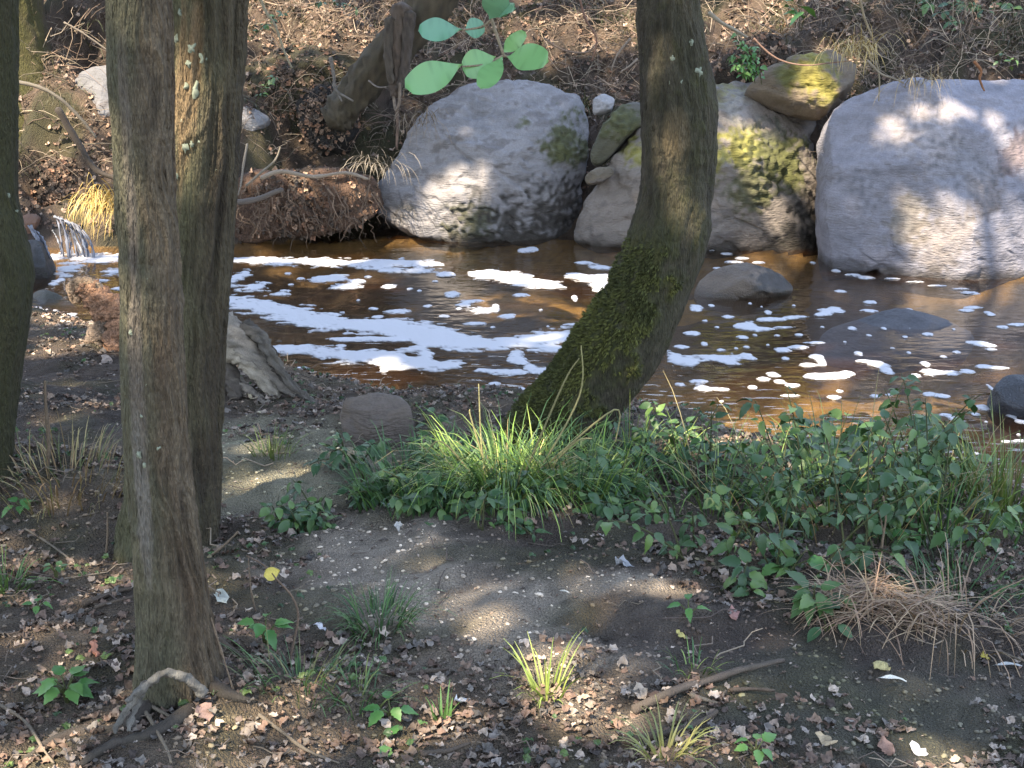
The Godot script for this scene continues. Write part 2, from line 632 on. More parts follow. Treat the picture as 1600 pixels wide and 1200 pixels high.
func crooked(a: Vector3, c: Vector3, n: int, sway: float) -> Array:
	var out := []
	var s := r(0, 100)
	for k in n + 1:
		var t := float(k) / n
		var e := sin(PI * t) * sway
		out.append(a.lerp(c, t) + Vector3(nA.get_noise_2d(t * 2.2, s) * e, nA.get_noise_2d(t * 2.2, s + 20.0) * e * 0.7 , nA.get_noise_2d(t * 2.2, s + 40.0) * e))
	return out
func taper(n: int, a: float, c: float) -> Array:
	var out := []
	for k in n + 1: out.append(lerpf(a, c, float(k) / n))
	return out

func sun_gap(p: Vector3, radius: float) -> void:
	sunny.append([p.dot(sun_u), p.dot(sun_w), radius])

func shade_crown(parent: Node3D, mesh: Mesh, centre: Vector3, size: Vector3, n: int) -> void:  # unseen leaves shaped to shade the ground, cut open along chosen sun rays
	var xf := []
	var cols := []
	for k in n:
		var p := Vector3(r(-1, 1), r(-1, 1), r(-1, 1))
		if p.length() > 1.0: continue
		p = centre + p * size
		# the crown is made of sprays with thin places between them
		if nA.get_noise_3d(p.x * 0.9, p.y * 0.9, p.z * 0.9) < -0.75: continue
		var u := p.dot(sun_u)
		var w := p.dot(sun_w)
		var open := false
		for s in sunny:
			var du: float = u - s[0]
			var dw: float = w - s[1]
			if absf(du) > 1.2 or absf(dw) > 1.2: continue
			if sqrt(du * du + dw * dw) < s[2] * (1.0 + 0.45 * nA.get_noise_2d(u * 7.0, w * 7.0)) + 0.09:
				open = true
				break
		if open: continue
		var bs := turn_to(Vector3(r(-0.9, 0.9), 1.0, r(-0.9, 0.9)), r(0, TAU)).scaled_local(Vector3.ONE * r(0.7, 1.3))
		xf.append(Transform3D(bs, p - parent.position))
		cols.append(Color(1, 1, 1) * r(0.7, 1.3))
	scatter("shade_crown", mesh, M.canopy, xf, cols, parent)

func limbs(parent: Node3D, d: Dictionary, centre: Vector3, size: Vector3, n: int) -> void:
	for k in n:
		var path: Array = d.path
		var from: Vector3 = path[path.size() - 1 - (k * 3) % maxi(4, path.size() / 6)]
		var a := TAU * k / n + r(-0.3, 0.3)
		var to := centre + Vector3(cos(a) * size.x * 0.7, r(-0.3, 0.5) * size.y, sin(a) * size.z * 0.7)
		var b := Buf.new()
		tube(b, crooked(from, to, 8, 0.5), taper(8, d.r_top * 0.8, 0.012), 8, lin(0.10, 0.085, 0.06), 0.004)
		part("branch", local(b, parent.position), M.bark, parent)

func tree(called: String, d: Dictionary, label: String, centre: Vector3, size: Vector3, n: int) -> Node3D:
	var o := base(called, d.base, label, "tree")
	part("trunk", local(d.buf, d.base), M.bark, o)
	limbs(o, d, centre, size, 6)
	shade_crown(o, M.canopy_leaf, centre, size, n)
	return o

func twig_thing(called: String, label: String, a: Vector3, c: Vector3, rad: float, col: Color, sway := 0.1, forks := 0, cat := "twig") -> Node3D:
	var o := base(called, a, label, cat)
	var b := Buf.new()
	var p := crooked(a, c, 12, sway)
	tube(b, p, taper(12, rad, rad * 0.45), 7, col, rad * 0.3)
	part("stem", local(b, a), M.wood, o)
	for k in forks:
		var s: Vector3 = p[4 + (k * 3) % 8]
		var f := Buf.new()
		var along := (c - a) * r(0.2, 0.4)
		tube(f, crooked(s, s + along.rotated(Vector3.UP, r(0.4, 0.9) * (1 if k % 2 else -1)) + Vector3(0, r(0.0, 0.06), 0), 6, sway * 0.4), taper(6, rad * 0.55, rad * 0.25), 5, col, rad * 0.2)
		part("side_shoot", local(f, a), M.wood, o)
	return o

# ---------------------------------------------------------------- foam
# blobs: [px, py, rx, ry, ...] in the photograph; the raft is their union on the water, with a ragged edge and a raised, bubbly top
func foam_mesh(blobs: Array, origin: Vector3, ragged: float) -> Mesh:
	var e := []
	var lo := Vector2(1e9, 1e9)
	var hi := Vector2(-1e9, -1e9)
	for k in range(0, blobs.size(), 4):
		var p := on_water(blobs[k], blobs[k + 1])
		var rx: float = blobs[k + 2] * px_size(p) * 1.02
		var rz: float = absf(on_water(blobs[k], blobs[k + 1] + blobs[k + 3]).z - on_water(blobs[k], blobs[k + 1] - blobs[k + 3]).z) * (0.52 if ragged > 0.55 else 0.42)
		e.append([p.x, p.z, rx, rz])
		lo = lo.min(Vector2(p.x - rx * 1.9, p.z - rz * 1.9))
		hi = hi.max(Vector2(p.x + rx * 1.9, p.z + rz * 1.9))
	var ext := hi - lo
	var sx := clampf(ext.x / 70.0, 0.005, 0.014)
	var sz := clampf(ext.y / 40.0, 0.006, 0.02)
	var nx := int(ext.x / sx) + 2
	var nz := int(ext.y / sz) + 2
	var f := PackedFloat32Array()
	f.resize((nx + 1) * (nz + 1))
	for j in nz + 1:
		for k in nx + 1:
			var x := lo.x + k * sx
			var z := lo.y + j * sz
			var sum := 0.0
			for q in e:
				var dx: float = (x - q[0]) / q[2]
				var dz: float = (z - q[1]) / q[3]
				var d := dx * dx + dz * dz
				if d < 6.0: sum += exp(-1.4 * d)
			var v := sum - 0.42
			if v > -0.3 and ragged > 0.0:
				v += ragged * (0.5 * nA.get_noise_2d(x * 5.0, z * 10.0) + 0.55 * nF.get_noise_2d(x * 12.0, z * 22.0))
			f[j * (nx + 1) + k] = v
	var b := Buf.new()
	var at := {}
	var corner := func(k: int, j: int) -> int:
		var key := j * (nx + 1) + k
		if not at.has(key):
			var v := f[key]
			var x := lo.x + k * sx
			var z := lo.y + j * sz
			var y := WATER + 0.002 + 0.006 * sqrt(clampf(v / 0.5, 0.0, 1.0)) + 0.003 * clampf(v * 6.0, 0.0, 1.0) * nF.get_noise_2d(x * 30.0, z * 30.0)
			at[key] = b.add(Vector3(x, y, z) - origin, Color(0.52, 0.52, 0.55, clampf(0.42 + 2.4 * v + 0.9 * nF.get_noise_2d(x * 24.0, z * 30.0), 0.25, 1.0)))
		return at[key]
	var edge := func(k0: int, j0: int, k1: int, j1: int) -> int:
		var a := j0 * (nx + 1) + k0
		var c := j1 * (nx + 1) + k1
		var key := -(mini(a, c) * 2 + (1 if k0 != k1 else 0)) - 1
		if not at.has(key):
			var t := f[a] / (f[a] - f[c])
			at[key] = b.add(Vector3(lo.x + lerpf(k0, k1, t) * sx, WATER + 0.0015, lo.y + lerpf(j0, j1, t) * sz) - origin, Color(0.52, 0.51, 0.50, 0.3))
		return at[key]
	for j in nz:
		for k in nx:
			var cs := [[k, j], [k + 1, j], [k + 1, j + 1], [k, j + 1]]
			var poly := []
			for s in 4:
				var q: Array = cs[s]
				var w: Array = cs[(s + 1) % 4]
				var inq: bool = f[q[1] * (nx + 1) + q[0]] > 0.0
				var inw: bool = f[w[1] * (nx + 1) + w[0]] > 0.0
				if inq: poly.append((corner as Callable).call(q[0], q[1]))
				if inq != inw: poly.append((edge as Callable).call(q[0], q[1], w[0], w[1]))
			for s in range(1, poly.size() - 1):
				b.tri(poly[0], poly[s], poly[s + 1])
	if b.i.size() == 0: return null
	return b.mesh()

func foam(label: String, blobs: Array, group := "", ragged := 0.5, called := "foam_raft") -> void:
	var o := on_water(blobs[0], blobs[1])
	var m := foam_mesh(blobs, o, ragged)
	if m == null: return
	var p := part(called, m, M.foam, self, Transform3D(Basis(), o))
	tag(p, label, "foam", group)

# ---------------------------------------------------------------- leafy plants
var leaf_kinds := {}
func leafy(called: String, label: String, category: String, group: String, stems: Array, kind: String, per_stem: int, size_lo: float, size_hi: float, limit := 290, threes := true) -> Node3D:
	# stems: [base, tip] pairs in the world
	var at: Vector3 = stems[0][0]
	var o := base(called, at, label, category, group)
	var sb := Buf.new()
	var rest := []
	var rest_c := []
	var made := 0
	var mats: Array = leaf_kinds[kind].mats
	var meshes: Array = leaf_kinds[kind].meshes
	for s in stems:
		var a: Vector3 = s[0]
		var c: Vector3 = s[1]
		var mid := a.lerp(c, 0.5) + Vector3(0, (c - a).length() * 0.22, 0)
		var path := []
		for k in 9:
			var t := k / 8.0
			path.append(a.lerp(mid, t).lerp(mid.lerp(c, t), t))
		sb = Buf.new()
		tube(sb, path, taper(8, 0.0035, 0.0015), 5, lin(0.09, 0.10, 0.035), 0.0)
		part("stem", local(sb, at), M.wood, o)
		for k in per_stem:
			var t := lerpf(0.15, 1.0, (k + rng.randf()) / per_stem)
			var p := a.lerp(mid, t).lerp(mid.lerp(c, t), t)
			var yaw := r(0, TAU)
			var many := 3 if threes and rng.randf() < 0.75 else 1
			for q in many:
				var y2 := yaw + (q - 1) * 1.15 if many == 3 else yaw
				var sc := r(size_lo, size_hi) * (1.12 if q == 1 else 0.9)
				var out := Vector3(-sin(y2), 0, -cos(y2))
				var n := Vector3(r(-0.7, 0.7), 1.0, r(-0.3, 0.9)) + out * r(-0.2, 0.7)
				var bs := turn_to(n, y2).scaled_local(Vector3.ONE * sc)
				var xf := Transform3D(bs, p + out * 0.015 - at)
				if made < limit:
					quick_part("leaf", made, meshes[rng.randi() % meshes.size()], mats[rng.randi() % mats.size()], o, xf)
					made += 1
				else:
					rest.append(xf)
					rest_c.append(Color(1, 1, 1) * r(0.7, 1.3))
	if rest.size(): scatter("small_leaves", meshes[0], mats[0], rest, rest_c, o)
	return o

func ground_stems(list: Array, n: int, spread: Vector2, lo: float, hi: float, reach: float) -> Array:
	# list: px, py, px, py ... feet in the photograph
	var out := []
	for k in n:
		var q := (k % (list.size() / 2)) * 2
		var p := on_ground(list[q], list[q + 1])
		p += Vector3(r(-1, 1) * spread.x, 0, r(-1, 1) * spread.y)
		p.y = height(p.x, p.z)
		var tip := p + Vector3(r(-1, 1) * reach, 0, r(-1, 1) * reach)
		tip.y = maxf(height(tip.x, tip.z), WATER) + r(lo, hi)
		out.append([p, tip])
	return out

func fallen(label: String, px: float, py: float, length: float, width: float, col: Color, yaw: float, tilt: float, called := "fallen_leaf", curl := 0.25) -> void:
	var p := on_ground(px, py)
	var slim := width < length * 0.42
	var m := leaf_shape(length, width, curl, 0.35, 7, 0.8, Color.WHITE) if slim else crumpled(px * 0.37 + py)
	var bs := Basis(Vector3.UP, yaw) * Basis(Vector3.RIGHT, tilt)
	var mid := bs * Vector3(0, 0, -length * 0.5) if slim else Vector3.ZERO
	if not slim: bs = bs.scaled_local(Vector3(width * 1.2, length * 0.9, length))
	var dm: StandardMaterial3D = M.dead_leaf.duplicate()
	dm.albedo_color = col.linear_to_srgb()
	var o := part(called, m, dm, self, Transform3D(bs, p - mid * Vector3(1, 0, 1) + Vector3(0, 0.012, 0)))
	tag(o, label, "fallen leaf")

func seedling(label: String, px: float, py: float, n: int, size: float, h: float, kind: String) -> void:
	size *= 0.82
	var p := on_ground(px, py)
	var o := base("seedling", p, label, "seedling")
	var mats: Array = leaf_kinds[kind].mats
	var meshes: Array = leaf_kinds[kind].meshes
	for k in n:
		var a := TAU * k / n + r(-0.4, 0.4)
		var tip := Vector3(sin(a) * -size * 0.5, h * r(0.5, 1.0), -cos(a) * size * 0.5)
		var b := Buf.new()
		tube(b, [Vector3(0, -0.02, 0), tip * Vector3(0.3, 0.6, 0.3), tip], [0.003, 0.0022, 0.0015], 5, lin(0.12, 0.14, 0.04))
		part("stem", b.mesh(), M.wood, o)
		var bs := turn_to(Vector3(r(-0.3, 0.3), 1, r(0.0, 0.5)), a).scaled_local(Vector3.ONE * size * r(0.8, 1.15))
		quick_part("leaf", k, meshes[rng.randi() % meshes.size()], mats[rng.randi() % mats.size()], o, Transform3D(bs, tip))

# ---------------------------------------------------------------- the scene
func _ready() -> void:
	rng.seed = 7
	for q in [[nA, 11, 0], [nF, 23, 1], [nR, 37, 2], [nC, 41, 0]]:
		var n: FastNoiseLite = q[0]
		n.seed = q[1]
		n.noise_type = FastNoiseLite.TYPE_SIMPLEX_SMOOTH
		n.frequency = 1.0
		n.fractal_type = [FastNoiseLite.FRACTAL_NONE, FastNoiseLite.FRACTAL_FBM, FastNoiseLite.FRACTAL_RIDGED][q[2]]
		n.fractal_octaves = [1, 3, 2][q[2]]
		n.fractal_gain = 0.55
	# camera
	var cam := Camera3D.new()
	cam.name = "camera"
	cam.position = EYE
	cam.rotation_degrees = Vector3(-PITCH, 0, 0)
	cam.fov = rad_to_deg(2.0 * atan(600.0 / FOCAL))
	cam.near = 0.05
	cam.far = 900.0
	add_child(cam)
	cam.current = true
	right_axis = cam.basis.x
	up_axis = cam.basis.y
	fwd_axis = -cam.basis.z
	# sky, sun, exposure
	var env := Environment.new()
	env.background_mode = Environment.BG_SKY
	var sm := ProceduralSkyMaterial.new()
	sm.sky_top_color = Color(0.62, 0.70, 0.84)
	sm.sky_horizon_color = Color(0.90, 0.92, 0.88)
	sm.ground_bottom_color = Color(0.16, 0.15, 0.12)
	sm.ground_horizon_color = Color(0.34, 0.34, 0.30)
	sm.sky_curve = 0.18
	sm.sky_energy_multiplier = 1.0
	var sky := Sky.new()
	sky.sky_material = sm
	env.sky = sky
	env.tonemap_mode = Environment.TONE_MAPPER_LINEAR
	env.tonemap_exposure = 4.4
	env.sdfgi_enabled = true
	env.ssao_enabled = true
	env.ssil_enabled = true
	var we := WorldEnvironment.new()
	we.name = "environment"
	we.environment = env
	add_child(we)
	var sun := DirectionalLight3D.new()
	sun.name = "sun"
	sun.light_energy = 1.4
	sun.light_color = Color(1.0, 0.93, 0.82)
	sun.light_angular_distance = 0.8
	sun.shadow_enabled = true
	add_child(sun)
	var s := SUN_TO.normalized()
	sun.look_at_from_position(s * 20.0, Vector3.ZERO, Vector3.UP)
	sun_u = s.cross(Vector3.UP).normalized()
	sun_w = sun_u.cross(s)

	# materials
	var speck := noise_tex(0.045, 0.62, 1.0, 3)
	var coarse := noise_tex(0.02, 0.55, 1.0, 5, 0, 5)
	var bumpy := noise_tex(0.03, 0.0, 1.0, 9, 0, 5)
	var cells := noise_tex(0.05, 0.0, 1.0, 15, 1, 2)
	mat("soil", 0.95, noise_tex(0.07, 0.62, 1.0, 51, 0, 6, 1024), noise_tex(0.05, 0.0, 1.0, 53, 0, 6, 1024), 4.0, Vector3(1.9, 1.9, 1.9), Color.WHITE)
	mat("bark", 0.92, noise_tex(0.05, 0.55, 1.0, 33, 0, 5), bumpy, 2.2, Vector3(7.0, 1.4, 7.0))
	var granite := noise_tex(0.05, 0.74, 1.0, 27, 0, 6, 1024)
	mat("stone", 0.85, granite, bumpy, 0.9, Vector3(1.2, 3.6, 1.2), Color(1, 1, 1))
	mat("wet_stone", 0.5, speck, bumpy, 0.6, Vector3(4.5, 4.5, 4.5))
	mat("earth", 0.95, coarse, bumpy, 2.5, Vector3(4.0, 4.0, 4.0))
	mat("wood", 0.85, speck, bumpy, 0.3, Vector3(12.0, 5.0, 12.0))
	mat("plain", 0.85, null, null, 0.0, Vector3.ONE)
	mat("foam", 0.75, null, cells, 0.25, Vector3(9, 9, 9))
	(M.foam as StandardMaterial3D).transparency = BaseMaterial3D.TRANSPARENCY_ALPHA
	mat("strand", 0.4, null, null, 0.0, Vector3.ONE)
	mat("dead_leaf", 0.75, null, bumpy, 0.2, Vector3(20, 20, 20))
	leaf_mat("litter", Color.WHITE, 0.0, 0.75)
	leaf_mat("grass", Color.WHITE, 0.45, 0.5)
	leaf_mat("moss", Color.WHITE, 0.2, 0.9)
	leaf_mat("canopy", lin(0.11, 0.15, 0.05), 0.7, 0.5)
	leaf_kinds = {
		"bramble": {"mats": [leaf_mat("bramble_dark", lin(0.030, 0.072, 0.018), 0.25, 0.55), leaf_mat("bramble_mid", lin(0.045, 0.10, 0.024), 0.3, 0.55), leaf_mat("bramble_blue", lin(0.030, 0.072, 0.028), 0.25, 0.5), leaf_mat("bramble_light", lin(0.085, 0.15, 0.035), 0.35, 0.45)],
			"meshes": [leaf_shape(1.0, 0.68, 0.22, 0.20, 11, 0.72, Color.WHITE, 0.20), leaf_shape(1.0, 0.56, 0.4, 0.30, 11, 0.75, Color.WHITE, 0.22), leaf_shape(1.0, 0.46, 0.55, 0.45, 11, 0.78, Color.WHITE, 0.2)]},
		"low": {"mats": [leaf_mat("low_dark", lin(0.030, 0.075, 0.026), 0.3, 0.5), leaf_mat("low_mid", lin(0.045, 0.098, 0.03), 0.3, 0.5), leaf_mat("low_light", lin(0.08, 0.145, 0.035), 0.35, 0.5)],
			"meshes": [leaf_shape(1.0, 0.45, 0.3, 0.22, 6, 0.75, Color.WHITE, 0.10), leaf_shape(1.0, 0.55, 0.2, 0.2, 6, 0.8, Color.WHITE, 0.0)]},
		"fresh": {"mats": [leaf_mat("fresh_green", lin(0.055, 0.155, 0.035), 0.4, 0.5), leaf_mat("fresh_lime", lin(0.085, 0.19, 0.045), 0.4, 0.5)],
			"meshes": [leaf_shape(1.0, 0.66, 0.25, 0.22, 9, 0.7, Color.WHITE, 0.22), leaf_shape(1.0, 0.5, 0.45, 0.35, 9, 0.75, Color.WHITE, 0.22)]},
	}
	M.canopy_leaf = leaf_shape(0.24, 0.15, 0.2, 0.15, 3, 0.8, Color.WHITE)
	var wm := StandardMaterial3D.new()
	wm.resource_name = "water"
	wm.transparency = BaseMaterial3D.TRANSPARENCY_ALPHA
	wm.albedo_color = Color(0.29, 0.18, 0.06, 0.18)
	wm.roughness = 0.04
	wm.uv1_triplanar = true
	wm.uv1_world_triplanar = true
	wm.uv1_scale = Vector3(0.5, 1.0, 1.0)
	wm.heightmap_enabled = true
	wm.heightmap_texture = noise_tex(0.012, 0.0, 1.0, 19, 0, 3)
	wm.heightmap_scale = 0.35
	M.water = wm

	# the stream's shores, read off where its edges lie on the water plane
	for q in [[-500, 470], [0, 497], [120, 512], [300, 560], [400, 585], [520, 606], [640, 626], [760, 632], [880, 646], [1000, 656], [1150, 690], [1300, 715], [1500, 762], [1620, 800], [1900, 870]]:
		var p := on_water(q[0], q[1])
		near_x.append(p.x); near_z.append(p.z)
	for q in [[-600, 396], [0, 394], [190, 392], [370, 384], [480, 382], [590, 374], [740, 376], [900, 376], [1100, 390], [1290, 402], [1400, 415], [1600, 440], [1900, 480]]:
		var p := on_water(q[0], q[1])
		far_x.append(p.x); far_z.append(p.z - 0.12)
	for q in [[955, 930, 0.22, 0.05], [700, 900, 0.4, 0.03], [560, 960, 0.3, 0.03], [300, 1090, 0.3, 0.05], [1050, 960, 0.12, 0.03], [960, 985, 0.1, -0.03], [860, 840, 0.2, -0.03], [1400, 960, 0.3, 0.04], [430, 740, 0.4, 0.03]]:
		mounds.append([at_y(q[0], q[1], 0.0), q[2], q[3]])
	for q in [[560, 235, -10.9, 0.30, -0.85], [500, 235, -10.9, 0.25, -0.6], [1284, 330, -10.1, 0.2, -0.9], [925, 320, -10.45, 0.2, -0.7], [80, 290, -10.8, 0.25, -0.4], [470, 200, -11.2, 0.25, -0.3], [1170, 95, -11.2, 0.3, -0.3], [1480, 50, -12.0, 0.5, -0.4], [150, 120, -11.8, 0.4, -0.4], [860, 110, -11.4, 0.3, -0.3]]:
		mounds.append([at_z(q[0], q[1], q[2]), q[3], q[4]])
	var grey := lin(0.50, 0.42, 0.33)
	var sand := lin(0.46, 0.42, 0.29)
	var wet := lin(0.10, 0.073, 0.055)
	for q in [[640, 880, 0.30, grey, 0.9], [760, 955, 0.28, grey, 0.9], [690, 920, 0.28, grey, 0.9], [935, 945, 0.2, grey * 1.15, 0.95], [1010, 965, 0.16, grey, 0.9], [870, 1020, 0.26, grey, 0.7], [1010, 1090, 0.22, grey, 0.6], [610, 845, 0.2, grey, 0.8],
			[430, 690, 0.32, sand, 0.9], [470, 765, 0.25, sand, 0.9], [400, 740, 0.3, sand, 0.8], [380, 790, 0.2, sand, 0.6],
			[1450, 1050, 0.5, wet, 0.9], [1250, 1085, 0.36, wet, 0.8], [1160, 1010, 0.3, wet, 0.7], [900, 868, 0.25, wet, 0.8], [960, 990, 0.12, wet, 0.7], [820, 900, 0.2, wet, 0.5],
			[1480, 1140, 0.3, lin(0.14, 0.125, 0.09), 0.8], [1300, 1130, 0.25, lin(0.12, 0.115, 0.075), 0.7],
			[110, 560, 0.5, lin(0.125, 0.09, 0.07), 0.8], [120, 640, 0.4, lin(0.085, 0.066, 0.054), 0.8]]:
		patches.append([at_y(q[0], q[1], -0.03), q[2], q[3], q[4]])
	# paler sand and gravel of the bed
	var amber := lin(0.56, 0.31, 0.075)
	for q in [[900, 470, 0.45, amber, 1.0], [1000, 480, 0.35, amber, 0.7], [1250, 625, 0.7, amber, 0.9], [1120, 640, 0.5, amber, 0.9], [1480, 560, 0.45, amber, 0.6], [1560, 530, 0.4, lin(0.25, 0.15, 0.08), 0.6], [560, 596, 0.5, lin(0.28, 0.16, 0.07), 0.8], [420, 388, 0.5, lin(0.30, 0.16, 0.06), 0.9], [480, 520, 0.3, lin(0.3, 0.17, 0.07), 0.5], [1330, 465, 0.5, lin(0.22, 0.14, 0.08), 0.6], [1150, 590, 0.5, lin(0.25, 0.14, 0.05), 0.5]]:
		patches.append([at_y(q[0], q[1], WATER - 0.2), q[2], q[3], q[4]])
	build_ground()
	var w := Buf.new()
	for j in 61:
		for k in 121:
			var p := Vector3(-12.0 + k * 0.2, 0, -14.0 + j * 0.18)
			p.y = WATER + 0.002 * nA.get_noise_2d(p.x * 2.0, p.z * 3.0)
			w.add(p, Color.WHITE)
	for j in 60:
		for k in 120:
			var a := j * 121 + k
			w.tri(a, a + 1, a + 121); w.tri(a + 1, a + 122, a + 121)
	tag(part("stream_water", w.mesh(), M.water, self), "", "", "", "structure")

	place_sun_gaps()
	build_rocks()
	build_trees()
	build_left_bank()
	build_foam()
	build_far_bank()
	build_plants()
	build_floor()

# gaps cut in the unseen crowns to aim the sun: [px, py, distance z, radius]
func place_sun_gaps() -> void:
	for q in [[655, 215, -10.2, 0.17], [610, 245, -10.2, 0.14], [700, 195, -10.2, 0.12], [590, 270, -10.2, 0.08],
			[1270, 112, -10.1, 0.16], [1180, 150, -10.0, 0.14], [1250, 150, -10.0, 0.12], [1160, 240, -9.7, 0.15], [1120, 260, -9.7, 0.1], [975, 240, -9.8, 0.13], [955, 300, -9.7, 0.1],
			[1130, 340, -9.6, 0.13], [1190, 350, -9.6, 0.1], [1470, 415, -9.1, 0.13], [1560, 415, -9.1, 0.15], [1590, 330, -9.1, 0.14], [1530, 365, -9.1, 0.12], [1330, 400, -9.1, 0.14], [1400, 410, -9.1, 0.12], [1420, 300, -9.1, 0.12], [1480, 290, -9.1, 0.1],
			[1410, 160, -9.5, 0.06], [1370, 175, -9.5, 0.03], [1500, 160, -9.5, 0.10], [1580, 200, -9.4, 0.14], [1300, 60, -11.0, 0.2], [1120, 40, -12.0, 0.25], [1540, 110, -10.3, 0.2], [960, 60, -12.0, 0.2], [540, 60, -12.0, 0.25], [460, 90, -12.0, 0.2], [400, 40, -12.3, 0.25],
			[90, 10, -12.4, 0.35], [130, 20, -12.4, 0.3], [60, 200, -11.0, 0.2], [420, 270, -10.5, 0.15], [500, 275, -10.4, 0.15], [560, 285, -10.4, 0.12], [400, 195, -11.0, 0.12],
			[165, 330, -10.5, 0.16], [165, 370, -10.4, 0.14], [140, 395, -10.2, 0.3], [150, 475, -7.3, 0.26], [125, 455, -7.3, 0.2], [385, 550, -6.6, 0.2], [130, 510, -8.4, 0.2], [60, 530, -7.8, 0.2], [385, 570, -6.6, 0.14], [360, 545, -6.6, 0.12], [410, 590, -6.5, 0.08],
			[1050, 225, -4.95, 0.06], [1045, 260, -4.95, 0.05], [300, 290, -4.0, 0.05], [300, 330, -4.0, 0.05], [305, 250, -4.0, 0.04],
			[760, 690, -4.5, 0.15], [830, 700, -4.5, 0.14], [790, 720, -4.4, 0.12], [850, 1055, -3.1, 0.05], [1320, 735, -4.6, 0.10], [1390, 745, -4.6, 0.07], [1080, 710, -4.9, 0.10], [1180, 700, -4.9, 0.08], [1190, 860, -3.9, 0.04], [1040, 30, -12.0, 0.3], [880, 60, -12.2, 0.3], [500, 30, -12.3, 0.35], [430, 60, -12.0, 0.25], [1200, 30, -11.8, 0.25], [1160, 235, -9.9, 0.16], [1125, 150, -10.1, 0.14], [990, 250, -9.9, 0.12], [930, 340, -9.8, 0.1]]:
		sun_gap(on_ground(q[0], q[1]) if q[2] <= -11.5 else at_z(q[0], q[1], q[2]), q[3])
	for q in [[640, 880, 0.03], [720, 930, 0.03], [800, 960, 0.02], [930, 930, 0.04], [1000, 1080, 0.03], [450, 745, 0.06], [410, 690, 0.05], [500, 765, 0.04], [130, 530, 0.14], [90, 548, 0.10], [110, 600, 0.05], [60, 620, 0.04], [150, 640, 0.03], [700, 1120, 0.02], [420, 1110, 0.02], [1060, 930, 0.02]]:
		sun_gap(on_ground(q[0], q[1]), q[2])
	for q in [[900, 470, 0.35], [960, 440, 0.2], [1300, 588, 0.22], [1270, 620, 0.3], [1150, 610, 0.3], [1275, 555, 0.16], [1380, 570, 0.16], [1230, 540, 0.15], [780, 432, 0.22], [850, 442, 0.2], [700, 412, 0.2], [560, 590, 0.3], [1500, 575, 0.3], [1320, 435, 0.2], [1240, 650, 0.3], [600, 445, 0.2], [520, 410, 0.25], [420, 405, 0.2], [745, 485, 0.15], [830, 540, 0.18], [1570, 540, 0.2], [1580, 690, 0.2]]:
		sun_gap(on_water(q[0], q[1]), q[2])

